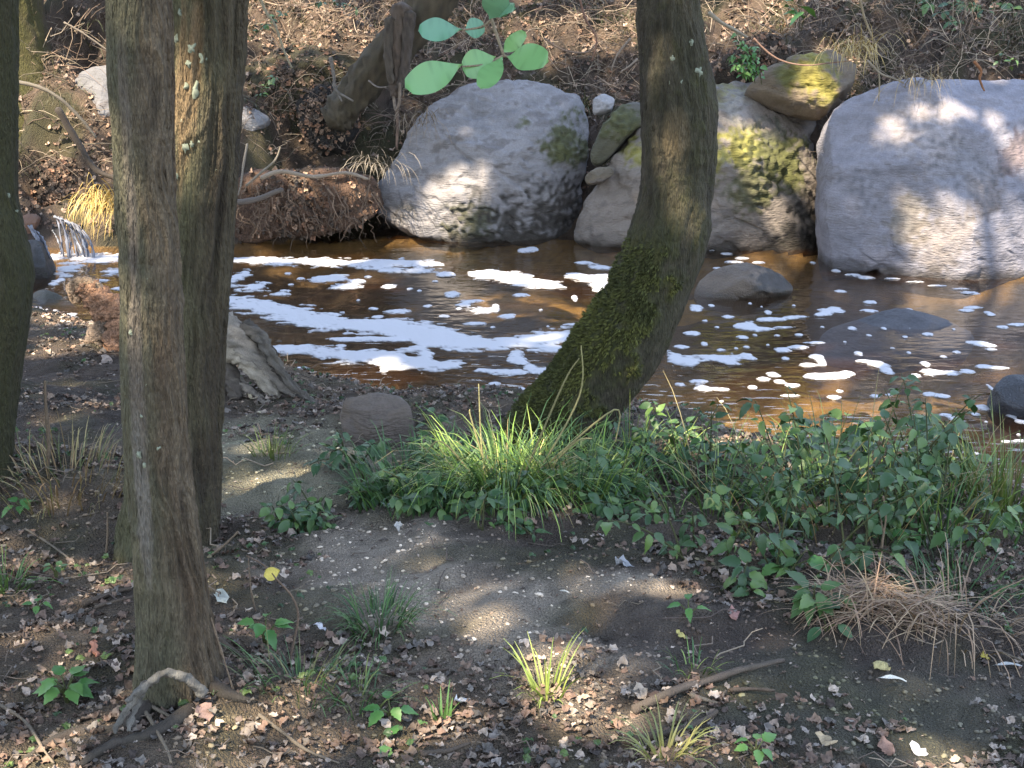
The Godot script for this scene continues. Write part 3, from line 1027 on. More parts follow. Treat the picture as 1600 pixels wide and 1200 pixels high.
func build_rocks() -> void:
	var grey := lin(0.335, 0.32, 0.33)
	var moss := lin(0.10, 0.105, 0.03)
	var sunlit_moss := lin(0.27, 0.25, 0.06)  # moss tone lightened to paint sunlight on it
	var dark := lin(0.085, 0.078, 0.072)
	var b: Buf
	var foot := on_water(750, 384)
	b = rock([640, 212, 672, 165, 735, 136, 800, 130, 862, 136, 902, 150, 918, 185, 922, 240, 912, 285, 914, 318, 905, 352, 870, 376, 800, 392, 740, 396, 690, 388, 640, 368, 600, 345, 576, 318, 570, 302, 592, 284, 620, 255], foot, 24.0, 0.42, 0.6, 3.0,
		{"col": grey, "amp": 0.6, "box": 0.27, "soft": 1, "nt": 300, "nf": 150, "waterline": 0.9, "spots": [[895, 215, 0.22, moss, 0.9], [905, 170, 0.16, moss, 0.8], [880, 250, 0.12, moss, 0.5], [822, 188, 0.06, moss, 0.8], [740, 366, 0.22, lin(0.06, 0.062, 0.03), 0.9], [690, 360, 0.1, lin(0.06, 0.06, 0.03), 0.8], [875, 350, 0.30, lin(0.06, 0.053, 0.048), 0.95], [815, 375, 0.26, lin(0.06, 0.052, 0.045), 0.9], [905, 320, 0.2, lin(0.07, 0.06, 0.055), 0.8], [745, 300, 0.05, dark, 0.7], [620, 340, 0.14, lin(0.16, 0.14, 0.11), 0.7]]})  # dark spots low on the right paint the shaded underside
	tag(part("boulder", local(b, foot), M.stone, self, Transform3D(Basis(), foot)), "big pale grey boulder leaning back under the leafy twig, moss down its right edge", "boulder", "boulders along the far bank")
	foot = on_water(1100, 398)
	b = rock([902, 366, 918, 320, 945, 270, 970, 222, 1000, 196, 1040, 165, 1085, 140, 1130, 128, 1190, 124, 1250, 140, 1280, 168, 1279, 230, 1276, 320, 1270, 398, 1235, 412, 1190, 414, 1110, 402, 1000, 398, 930, 388], foot, 20.0, 0.4, 0.6, 17.0,
		{"col": lin(0.29, 0.25, 0.22), "nt": 280, "nf": 140, "amp": 0.85, "box": 0.24, "soft": 2, "waterline": 0.9, "spots": [[1160, 230, 0.17, sunlit_moss, 0.95], [1120, 245, 0.12, sunlit_moss, 0.9], [1220, 245, 0.25, moss, 0.95], [1265, 225, 0.16, moss, 0.9], [1180, 290, 0.2, moss * 0.8, 0.8], [1255, 290, 0.12, moss, 0.7], [985, 225, 0.15, sunlit_moss, 0.95], [975, 250, 0.1, sunlit_moss, 0.8], [1150, 140, 0.2, sunlit_moss * 0.8, 0.7], [1220, 200, 0.12, lin(0.14, 0.14, 0.14), 0.7], [1240, 330, 0.07, dark, 0.9], [1250, 385, 0.24, dark * 0.5, 0.95], [1265, 330, 0.14, dark * 0.6, 0.9], [940, 330, 0.08, moss, 0.6], [1160, 160, 0.16, lin(0.36, 0.33, 0.33), 0.7], [1080, 380, 0.16, dark, 0.6]]})  # near-black corner spots paint the shade beside the gap
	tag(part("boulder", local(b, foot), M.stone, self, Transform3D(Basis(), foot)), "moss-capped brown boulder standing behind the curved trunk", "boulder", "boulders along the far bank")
	foot = on_water(1440, 438)
	b = rock([1290, 255, 1292, 200, 1304, 170, 1328, 150, 1365, 138, 1420, 130, 1500, 124, 1600, 126, 1720, 150, 1790, 220, 1800, 330, 1780, 492, 1660, 486, 1600, 474, 1500, 460, 1440, 450, 1378, 438, 1366, 420, 1340, 434, 1300, 428, 1289, 345], foot, 22.0, 0.42, 0.7, 29.0,
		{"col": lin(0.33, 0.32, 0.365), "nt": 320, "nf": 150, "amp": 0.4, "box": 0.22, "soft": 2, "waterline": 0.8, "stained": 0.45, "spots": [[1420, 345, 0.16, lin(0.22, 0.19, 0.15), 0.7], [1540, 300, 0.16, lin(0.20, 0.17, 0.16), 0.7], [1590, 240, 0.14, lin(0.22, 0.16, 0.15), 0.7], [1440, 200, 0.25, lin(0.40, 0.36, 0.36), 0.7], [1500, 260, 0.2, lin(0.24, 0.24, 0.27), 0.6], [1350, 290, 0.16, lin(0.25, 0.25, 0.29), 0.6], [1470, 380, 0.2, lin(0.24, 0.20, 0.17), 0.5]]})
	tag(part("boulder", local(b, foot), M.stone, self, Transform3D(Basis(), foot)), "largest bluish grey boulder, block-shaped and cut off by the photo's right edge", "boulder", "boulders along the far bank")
	# smaller stones: [name, label, outline, z or -1 for the water line, lean, front, back, colour, options]
	for q in [
		["rock", "bluish grey rock on the far bank just left of the two front trunks", [108, 145, 140, 112, 200, 104, 240, 150, 240, 250, 190, 268, 150, 235, 118, 195], -11.0, 25.0, 0.3, 0.4, lin(0.19, 0.19, 0.205), {}],
		["rock", "brown rounded rock below the mossy tree on the far left bank", [-40, 175, 20, 150, 80, 150, 120, 185, 130, 230, 90, 262, 20, 268, -40, 250], -11.0, 30.0, 0.25, 0.4, lin(0.17, 0.125, 0.10), {"amp": 1.4}],
		["rock", "small pale rock right of the lichened trunk, below the hanging brush", [330, 185, 370, 172, 402, 172, 426, 186, 420, 200, 400, 216, 372, 226, 335, 240], -11.0, 25.0, 0.2, 0.3, lin(0.36, 0.35, 0.36), {"spots": [[350, 235, 0.1, lin(0.10, 0.11, 0.06), 0.8]]}],
		["rock", "small white stone wedged above the gap between two boulders", [926, 156, 944, 145, 962, 154, 957, 172, 940, 176, 927, 178], -10.55, 25.0, 0.06, 0.1, lin(0.46, 0.45, 0.47), {"nt": 60, "nf": 30}],
		["rock", "mossy tilted slab beside the curved trunk, between two boulders", [922, 240, 940, 200, 972, 166, 1004, 150, 1020, 180, 985, 208, 952, 244, 930, 262], -10.3, 20.0, 0.12, 0.3, lin(0.13, 0.125, 0.085), {"nt": 80, "nf": 40, "spots": [[970, 190, 0.15, moss * 0.8, 0.8]]}],
		["rock", "thin brown ledge stone in the dark gap between two boulders", [914, 275, 932, 262, 962, 262, 958, 274, 930, 286, 918, 288], -10.2, 15.0, 0.06, 0.2, lin(0.20, 0.165, 0.12), {"nt": 60, "nf": 30}],
		["rock", "yellow-mossed rock glowing in the sun on top of the gap", [1170, 136, 1190, 112, 1225, 96, 1262, 84, 1318, 82, 1346, 98, 1334, 132, 1306, 160, 1286, 178, 1236, 162], -10.15, 28.0, 0.2, 0.35, lin(0.22, 0.17, 0.12), {"amp": 1.8, "soft": 1, "spots": [[1265, 112, 0.18, lin(0.26, 0.23, 0.05), 0.9], [1290, 140, 0.14, lin(0.26, 0.23, 0.05), 0.9], [1225, 115, 0.1, moss, 0.7]]}],
		["rock", "flat brown stone breaking the water at the foot of the mossy boulder", [1082, 466, 1088, 440, 1104, 426, 1150, 418, 1222, 420, 1246, 436, 1246, 452, 1200, 464, 1150, 472], -1.0, 50.0, 0.10, 0.2, lin(0.22, 0.165, 0.12), {"waterline": 0.6, "wet": true, "spots": [[1210, 440, 0.14, dark * 0.6, 0.9]]}],
		["rock", "dark wet stone ringed with foam at the photo's right edge", [1548, 612, 1562, 596, 1620, 588, 1680, 612, 1690, 650, 1640, 668, 1590, 652, 1560, 634], -1.0, 50.0, 0.12, 0.2, lin(0.075, 0.08, 0.095), {"wet": true}],
		["rock", "black wet stone beside the far-left trunk, foam spilling past it", [30, 450, 36, 372, 58, 372, 76, 410, 80, 436, 66, 452, 40, 456], -9.2, 15.0, 0.12, 0.2, lin(0.035, 0.032, 0.03), {"wet": true, "nt": 70, "nf": 36}],
		["rock", "olive stone lying in the foamy inlet left of the front trunk", [36, 478, 60, 454, 96, 462, 126, 484, 122, 494, 80, 492, 40, 500], -8.6, 35.0, 0.12, 0.2, lin(0.075, 0.07, 0.045), {"wet": true, "nt": 70, "nf": 36}],
		["rock", "dark streaming stone of the little cascade", [60, 360, 84, 338, 112, 338, 138, 372, 150, 398, 120, 404, 84, 402, 62, 392], -10.3, 25.0, 0.15, 0.3, lin(0.06, 0.05, 0.042), {"wet": true, "nt": 80, "nf": 40}],
		["rock", "reddish stone on the lip of the little cascade", [30, 345, 44, 332, 62, 336, 60, 356, 48, 372, 32, 372], -10.3, 20.0, 0.1, 0.2, lin(0.25, 0.145, 0.10), {"nt": 50, "nf": 26}],
		["rock", "smooth buff stone on the near shore beside the grass tuft", [528, 645, 540, 624, 586, 616, 622, 624, 640, 640, 636, 690, 620, 706, 560, 700, 540, 680], -4.85, 30.0, 0.12, 0.2, lin(0.205, 0.165, 0.135), {"amp": 2.0, "nt": 90, "nf": 46, "stained": 0.5}],
		["rock", "dark grey rock lying under the water before the big right boulder", [1265, 560, 1290, 505, 1380, 492, 1480, 502, 1530, 530, 1500, 556, 1400, 572], -8.0, 60.0, 0.12, 0.2, lin(0.115, 0.115, 0.13), {"sunk": 0.16, "amp": 0.6}],
	]:
		var z: float = q[3]
		var o: Dictionary = q[8]
		o["col"] = q[7]
		if not o.has("nt"):
			o["nt"] = 100
			o["nf"] = 50
		var lowest := 0
		for k in range(0, q[2].size(), 2):
			if q[2][k + 1] > q[2][lowest + 1]: lowest = k
		var mean_x := 0.0
		for k in range(0, q[2].size(), 2): mean_x += q[2][k] / (q[2].size() / 2.0)
		var at := on_water(mean_x, q[2][lowest + 1]) if z > -2.0 else at_z(mean_x, q[2][lowest + 1], z)
		if o.has("sunk"):
			at = at_y(mean_x, q[2][lowest + 1], WATER - o.sunk)
		b = rock(q[2], at, q[4], q[5], q[6], q[2][0] * 1.7, o)
		tag(part(q[0], local(b, at), M.wet_stone if o.has("wet") else M.stone, self, Transform3D(Basis(), at)), q[1], "rock")

func build_trees() -> void:
	var look := {"sides": 230, "per": 30, "seed": 3.0, "grain": 27.0, "along": 1.2, "depth": 0.008, "flare": 0.15, "col": lin(0.12, 0.085, 0.052), "col2": lin(0.165, 0.13, 0.085), "green_side": Vector3(-0.9, 0, 0.35), "green": 0.9, "green_col": lin(0.15, 0.148, 0.09),
		"bare": [[0.9, -1.9, 0.5, 0.3, lin(0.21, 0.18, 0.14)], [0.45, -2.0, 0.22, 0.28, lin(0.26, 0.24, 0.20)]]}
	var d := trunk("front", [[280, 1062, 60], [275, 1010, 55], [268, 940, 51], [261, 860, 48], [254, 780, 46], [246, 700, 45], [240, 600, 45], [235, 500, 44.5], [233, 400, 44], [227, 250, 45], [221, 100, 46], [217, -30, 46]], on_ground(282, 1062).z, 0.0, look, 5.2)
	var o := tree("oak_tree", d, "straight brown-barked trunk nearest the camera, standing in the left foreground", Vector3(-1.6, 6.2, -1.9), Vector3(3.6, 1.7, 3.4), 15500)
	lichen(d, o, [[218, 710, 7], [226, 725, 5], [232, 435, 5], [205, 520, 5], [248, 700, 4], [228, 600, 4], [222, 650, 4], [260, 495, 4]])
	look = look.duplicate()
	look.merge({"seed": 21.0, "grain": 22.0, "along": 1.5, "depth": 0.012, "flare": 0.08, "col": lin(0.068, 0.052, 0.031), "col2": lin(0.105, 0.086, 0.05), "green_side": Vector3(-0.8, 0, 0.6), "green": 0.9, "green_col": lin(0.17, 0.165, 0.085), "bare": [[1.35, -1.75, 0.3, 0.35, lin(0.30, 0.21, 0.11)]]}, true)  # golden patch paints the sunlit stripe on this trunk
	d = trunk("back", [[262, 845, 74], [268, 790, 70], [273, 720, 68], [278, 650, 66], [283, 560, 65], [290, 470, 64], [298, 380, 61], [304, 300, 61], [310, 200, 61], [317, 100, 61], [324, -30, 61]], on_ground(262, 845).z, 0.0, look, 5.6)
	o = tree("oak_tree", d, "darker trunk close behind the foreground one, with pale lichen on its left side", Vector3(-2.4, 6.6, -5.4), Vector3(3.7, 1.8, 3.2), 15500)
	lichen(d, o, [[304, 140, 10], [291, 135, 5], [268, 132, 6], [288, 228, 9], [300, 225, 5], [275, 60, 7], [300, 75, 8], [318, 92, 8], [282, 20, 6], [340, 262, 5], [312, 222, 4], [285, 190, 5], [316, 180, 4], [276, 275, 5], [296, 100, 6]])
	look = look.duplicate()
	look.merge({"seed": 45.0, "sides": 110, "grain": 20.0, "depth": 0.008, "col": lin(0.052, 0.044, 0.028), "col2": lin(0.085, 0.07, 0.044), "green_side": Vector3(0.7, 0, 0.5), "green": 0.8, "green_col": lin(0.085, 0.09, 0.035), "bare": []}, true)
	d = trunk("edge", [[-60, 735, 72], [-55, 690, 68], [-44, 610, 67], [-30, 520, 67], [-18, 450, 66], [-14, 410, 62], [-22, 350, 54], [-28, 300, 50], [-30, 200, 52], [-30, 100, 55], [-28, -30, 56]], on_ground(-10, 735).z, 0.0, look, 5.4)
	o = tree("oak_tree", d, "dark mossy trunk cut off by the photo's left edge", Vector3(-5.6, 6.4, -4.0), Vector3(3.0, 1.8, 3.6), 11000)
	lichen(d, o, [[12, 305, 5], [25, 330, 4], [8, 460, 6], [20, 450, 5], [30, 500, 4]])
	look = look.duplicate()
	look.merge({"seed": 63.0, "sides": 150, "per": 24, "grain": 17.0, "along": 3.4, "depth": 0.010, "flare": 0.18, "col": lin(0.058, 0.048, 0.032), "col2": lin(0.10, 0.082, 0.055), "green_side": Vector3(0.2, 0.6, 0.5), "green": 0.5, "green_col": lin(0.075, 0.078, 0.03),
		"bare": [[1.15, -1.75, 0.09, 0.4, lin(0.20, 0.155, 0.085)]],  # pale patch paints the sun fleck on the curved trunk
		"moss": func(up: float, a: float, dir: Vector3, n: float) -> float:
			var m := smoothstep(-0.35, 0.5, dir.y * 1.2 + 0.25 * dir.z - 0.2 * dir.x + n * 1.1 - 0.1) * (1.0 - smoothstep(0.6, 1.0, up))
			return clampf(maxf(m, smoothstep(0.2, 0.55, n + 0.2 * dir.x) * 0.35), 0.0, 1.0)}, true)
	d = trunk("curved", [[862, 700, 68], [880, 668, 66], [905, 632, 62], [938, 586, 62], [972, 536, 65], [1004, 482, 60], [1026, 430, 58], [1046, 370, 60], [1056, 310, 55], [1060, 250, 55], [1060, 180, 58], [1055, 100, 53], [1046, 30, 48], [1042, -30, 46]], on_ground(870, 700).z, -0.1, look, 5.0)
	o = tree("alder_tree", d, "curved mossy trunk leaning out of the grass over the stream", Vector3(-0.4, 6.6, -7.9), Vector3(5.6, 1.4, 2.9), 11000)
	lichen(d, o, [[1092, 112, 8], [1050, 92, 5], [1064, 128, 4], [1080, 66, 5], [1048, 130, 5]])
	# moss cushions with their own fuzz
	var fuzz := Buf.new()
	for k in 7:
		blade(fuzz, Vector3(r(-0.004, 0.004), 0, r(-0.004, 0.004)), Vector3(r(-0.8, 0.8), 1, r(-0.8, 0.8)), r(0.006, 0.014), 0.004, 0.8, Color.WHITE, 2)
	var xf := []
	var cols := []
	var buf: Buf = d.buf
	var nn: PackedVector3Array = d.normals
	for k in 42000:
		var j := rng.randi() % (int(d.seen) * int(d.sides))
		var c := buf.c[j]
		if c.g < c.r * 1.04 or c.g < c.b * 2.0 or rng.randf() < 0.3: continue
		xf.append(Transform3D(turn_to(nn[j] + Vector3(0, -0.3, 0), r(0, TAU)), buf.v[j]))
		cols.append(lin(0.125, 0.13, 0.032).lerp(lin(0.06, 0.068, 0.02), clampf(0.5 + 1.2 * nF.get_noise_3d(buf.v[j].x * 5.0, buf.v[j].y * 5.0, buf.v[j].z * 5.0), 0.0, 1.0)) * r(0.8, 1.2))
	scatter("moss", fuzz.mesh(), M.moss, xf, cols, o)
	look = look.duplicate()
	look.erase("moss")
	look.merge({"seed": 81.0, "sides": 90, "per": 14, "grain": 9.0, "depth": 0.012, "flare": 0.25, "col": lin(0.06, 0.045, 0.03), "col2": lin(0.10, 0.075, 0.045), "green_side": Vector3(0.3, 0, 0.7), "green": 0.9, "green_col": lin(0.105, 0.10, 0.022), "bare": []}, true)
	d = trunk("far", [[24, 165, 92], [24, 140, 76], [22, 110, 66], [20, 60, 54], [18, 0, 46], [18, -40, 44]], -11.6, -0.1, look, 6.0)
	o = tree("oak_tree", d, "moss-green flared trunk across the stream in the upper left corner", Vector3(-5.0, 7.2, -12.2), Vector3(2.6, 1.4, 2.2), 3000)

func px_path(list: Array, z: float, dz := 0.0) -> Array:
	# list: px, py, px, py ...; z changes by dz from the first to the last point
	var out := []
	var n := list.size() / 2
	for k in n: out.append(at_z(list[k * 2], list[k * 2 + 1], z + dz * k / maxf(1.0, n - 1.0)))
	return out
func ground_path(list: Array, lift: float) -> Array:
	var out := []
	for k in range(0, list.size(), 2):
		out.append(on_ground(list[k], list[k + 1]) + Vector3(0, lift, 0))
	return out
func ground_twig(called: String, label: String, list: Array, rad: float, col: Color, lift := 0.012, cat := "twig") -> Node3D:
	var p := smooth_path(ground_path(list, lift), 4)
	var o := base(called, p[0], label, cat)
	var b := Buf.new()
	tube(b, p, taper(p.size() - 1, rad, rad * 0.5), 7, col, rad * 0.5, 0.4)
	part("stem", local(b, p[0]), M.wood, o)
	return o

func build_left_bank() -> void:
	# bleached root plate of driftwood on the near shore
	var at := on_ground(385, 615)
	var o := base("driftwood_stump", at, "bleached driftwood root stump on the shore, right of the lichened trunk", "stump")
	var wood := lin(0.36, 0.31, 0.25)
	for q in [[[340, 505, 372, 530, 410, 570, 445, 605, 482, 628], 26.0, 5.0, lin(0.36, 0.32, 0.27)], [[345, 540, 380, 556, 408, 588, 432, 622], 24.0, 7.0, lin(0.50, 0.44, 0.35)], [[380, 512, 412, 540, 436, 580, 470, 622], 16.0, 4.0, lin(0.09, 0.078, 0.066)],
			[[350, 585, 376, 604, 402, 624, 420, 634], 13.0, 5.0, wood], [[335, 560, 360, 592, 372, 622], 20.0, 8.0, lin(0.15, 0.125, 0.10)], [[352, 512, 400, 522, 420, 548, 452, 596, 492, 632], 12.0, 3.0, lin(0.17, 0.15, 0.125)], [[370, 600, 420, 630, 470, 640], 9.0, 4.0, lin(0.09, 0.07, 0.055)]]:
		var p := smooth_path(px_path(q[0], at.z - 0.05, 0.12 if q[1] > 15.0 else 0.2), 8)
		var k := px_size(at)
		var b := Buf.new()
		tube(b, p, taper(p.size() - 1, q[1] * k, q[2] * k), 26, q[3], 0.022, 0.7)
		part("root", local(b, at), M.wood, o)
	# the rust-brown hollow stump at the inlet
	at = on_ground(165, 545)
	o = base("rotten_stump", at, "rust-brown rotten stump with a pale knob, at the inlet left of the front trunk", "stump")
	var k := px_size(at)
	for q in [[[196, 560, 190, 500, 160, 474, 128, 446], 40.0, 13.0, lin(0.60, 0.34, 0.21), 0.05], [[122, 470, 112, 452, 126, 440, 148, 446, 160, 462], 9.0, 8.0, lin(0.66, 0.46, 0.30), 0.012], [[150, 545, 160, 520, 178, 500], 22.0, 18.0, lin(0.36, 0.27, 0.2), 0.03]]:  # stub and knob colours raised to stand in for missing sunlight
		var p := smooth_path(px_path(q[0], at.z - 0.05), 8)
		var b := Buf.new()
		tube(b, p, taper(p.size() - 1, q[1] * k, q[2] * k), 24, q[3], q[4], 0.9)
		part("knob" if q[1] < 10.0 else "stub", local(b, at), M.earth, o)
	# little cascade
	at = at_z(70, 370, -9.9)
	o = base("cascade", at, "thin white cascade spilling over dark stones at the far left", "cascade")
	for q in [[[48, 352, 56, 368, 66, 388, 74, 408], 6.0, -9.55], [[54, 365, 60, 385, 68, 410], 4.0, -9.5], [[84, 338, 100, 344, 110, 350], 4.0, -10.02], [[112, 362, 120, 376, 128, 396], 5.0, -10.0], [[118, 358, 126, 368, 134, 390], 3.0, -10.0], [[104, 372, 112, 384, 116, 400], 2.0, -9.98], [[82, 360, 92, 378, 96, 398], 1.6, -9.98]]:
		var p := smooth_path(px_path(q[0], q[2], 0.12), 5)
		var b := Buf.new()
		tube(b, p, taper(p.size() - 1, q[1] * 0.0042 * 0.3, q[1] * 0.0042 * 0.5), 9, lin(0.20, 0.215, 0.25), 0.018, 0.9)
		part("water_strand", local(b, at), M.strand, o)
	for q in 26:
		var a := r(0.0, 1.0)
		var x0 := lerpf(86, 124, a) if q % 3 else lerpf(44, 58, a)
		var x1 := lerpf(100, 150, a) if q % 3 else lerpf(62, 84, a)
		var y0 := lerpf(336, 352, a) if q % 3 else lerpf(352, 362, a)
		var zz := -10.0 if q % 3 else -9.52
		var p := smooth_path(px_path([x0, y0, lerpf(x0, x1, 0.45) + r(-2, 2), lerpf(y0, 398, 0.3), lerpf(x0, x1, 0.8) + r(-2, 2), lerpf(y0, 400, 0.65), x1, 404], zz + r(-0.03, 0.03), 0.10), 4)
		var b := Buf.new()
		tube(b, p, taper(p.size() - 1, 0.003, r(0.004, 0.009)), 6, lin(0.15, 0.16, 0.20), 0.012, 0.9)
		part("water_strand", local(b, at), M.strand, o)
	# forked grey root in front of the nearest trunk
	at = on_ground(250, 1075)
	o = base("dead_root", at, "forked grey dead root arching at the foot of the nearest trunk", "root")
	k = px_size(at)
	for q in [[[318, 1085, 292, 1060, 262, 1052, 236, 1064, 212, 1092, 192, 1118, 180, 1145], 7.5, 4.0], [[222, 1080, 212, 1106, 200, 1142], 5.5, 3.0], [[240, 1066, 224, 1072, 198, 1096], 5.0, 3.0]]:
		var p := smooth_path(px_path(q[0], at.z + 0.14, 0.10), 7)
		var b := Buf.new()
		tube(b, p, taper(p.size() - 1, q[1] * k, q[2] * k), 14, lin(0.17, 0.16, 0.14), 0.009, 0.7)
		part("fork", local(b, at), M.wood, o)
	# flat roots of the nearest trunk running over the ground
	for q in [["root running from the nearest trunk towards the lower left corner", [250, 1085, 190, 1140, 110, 1150, 40, 1190], 0.02], ["root snaking along the bottom edge below the forked dead root", [300, 1110, 240, 1150, 180, 1165, 120, 1200], 0.018], ["mossy root spreading right from the foot of the nearest trunk", [320, 1062, 350, 1085, 390, 1095], 0.022]]:
		ground_twig("surface_root", q[0], q[1], q[2], lin(0.075, 0.062, 0.048), 0.004, "root")
	# sticks and bare stems
	ground_twig("fallen_stick", "thick barked stick lying on the bare soil, lower centre right", [990, 1118, 1050, 1090, 1110, 1070, 1170, 1052, 1224, 1040], 0.012, lin(0.14, 0.11, 0.085), 0.014, "stick")
	for q in [["thin pale twig bowing over the leaf litter left of the nearest trunk", [40, 832, 70, 850, 110, 880, 130, 905], 0.004], ["pale twig crossing the lower left corner", [0, 1108, 40, 1135, 70, 1180, 85, 1200], 0.005], ["straight pale twig under the forked dead root", [222, 1102, 250, 1118, 280, 1134], 0.006], ["bent pale twig below the forked dead root, pointing to the bottom edge", [220, 1105, 240, 1140, 262, 1180, 268, 1200], 0.005],
			["long straw-coloured twig in the lower left, slanting down to the right", [405, 1124, 440, 1150, 480, 1180, 530, 1200], 0.005], ["short pale stick before the small bright grass tuft", [1078, 1092, 1100, 1100, 1120, 1106], 0.006], ["twig slanting from the foot of the nearest trunk to the right", [345, 1005, 370, 1026, 402, 1048], 0.006],
			["brown twig lying across the right-hand soil", [1140, 1085, 1180, 1084, 1210, 1086], 0.006], ["pale twig at the right edge of the bare soil", [1554, 1022, 1580, 1032, 1600, 1040], 0.004], ["twig in the litter at the bottom centre", [660, 1185, 700, 1180, 735, 1168], 0.007],
			["twig lying left of the nearest trunk, half buried in litter", [150, 955, 185, 945, 212, 938], 0.006], ["dark stick behind the nearest trunk's foot", [130, 950, 170, 935, 205, 925], 0.01], ["broken brown branch at the bottom right of centre", [980, 1165, 1060, 1150, 1120, 1120], 0.012], ["twig by the edge of the litter below the centre tuft", [570, 1052, 640, 1058, 700, 1052], 0.008]]:
		ground_twig("fallen_twig", q[0], q[1], q[2], lin(0.24, 0.195, 0.14) if q[0].contains("pale") or q[0].contains("straw") else lin(0.12, 0.09, 0.065))
	# thin stalk with one yellow leaf
	at = on_ground(450, 1040)
	o = base("bare_stalk", at, "thin red-brown stalk holding one yellow leaf, right of the nearest trunk", "stalk")
	var b2 := Buf.new()
	var pp := smooth_path(px_path([450, 1040, 460, 1000, 466, 960, 455, 930, 432, 905, 415, 885, 385, 868], at.z), 5)
	tube(b2, pp, taper(pp.size() - 1, 0.0035, 0.0018), 6, lin(0.20, 0.14, 0.10))
	part("stem", local(b2, at), M.wood, o)
	var lf := at_z(412, 900, at.z + 0.01) - at
	part("leaf", leaf_shape(0.042, 0.036, 0.1, 0.1, 6, 0.8, lin(0.50, 0.42, 0.10)), M.dead_leaf, o, Transform3D(Basis(Vector3.BACK, -1.4) * Basis(Vector3.RIGHT, 1.2), lf))
	for q in [["bare upright brown stalk between the nearest trunk and the yellow leaf", [400, 955, 392, 920, 388, 870], 0.003], ["pale bare stalk leaning at the nearest trunk's foot", [365, 1080, 350, 1030, 330, 965], 0.003], ["dead brown dock stalk standing in dry grass, far left", [74, 735, 76, 690, 72, 640, 70, 595], 0.008], ["thin dead stalk in front of the edge trunk", [166, 870, 168, 830, 168, 800], 0.004], ["stalk slanting behind the nearest trunk's right side", [328, 868, 350, 852, 372, 830], 0.005], ["bare twig standing in front of the dark bramble, right", [1385, 905, 1378, 860, 1384, 810, 1380, 775], 0.004], ["second bare twig in front of the bramble, slightly crooked", [1378, 900, 1372, 870, 1380, 838, 1374, 800], 0.003]]:
		var g := on_ground(q[1][0], q[1][1])
		o = base("bare_stalk", g, q[0], "stalk")
		var b3 := Buf.new()
		pp = smooth_path(px_path(q[1], g.z), 5)
		tube(b3, pp, taper(pp.size() - 1, q[2], q[2] * 0.5), 6, lin(0.23, 0.17, 0.115), 0.002)
		part("stem", local(b3, g), M.wood, o)

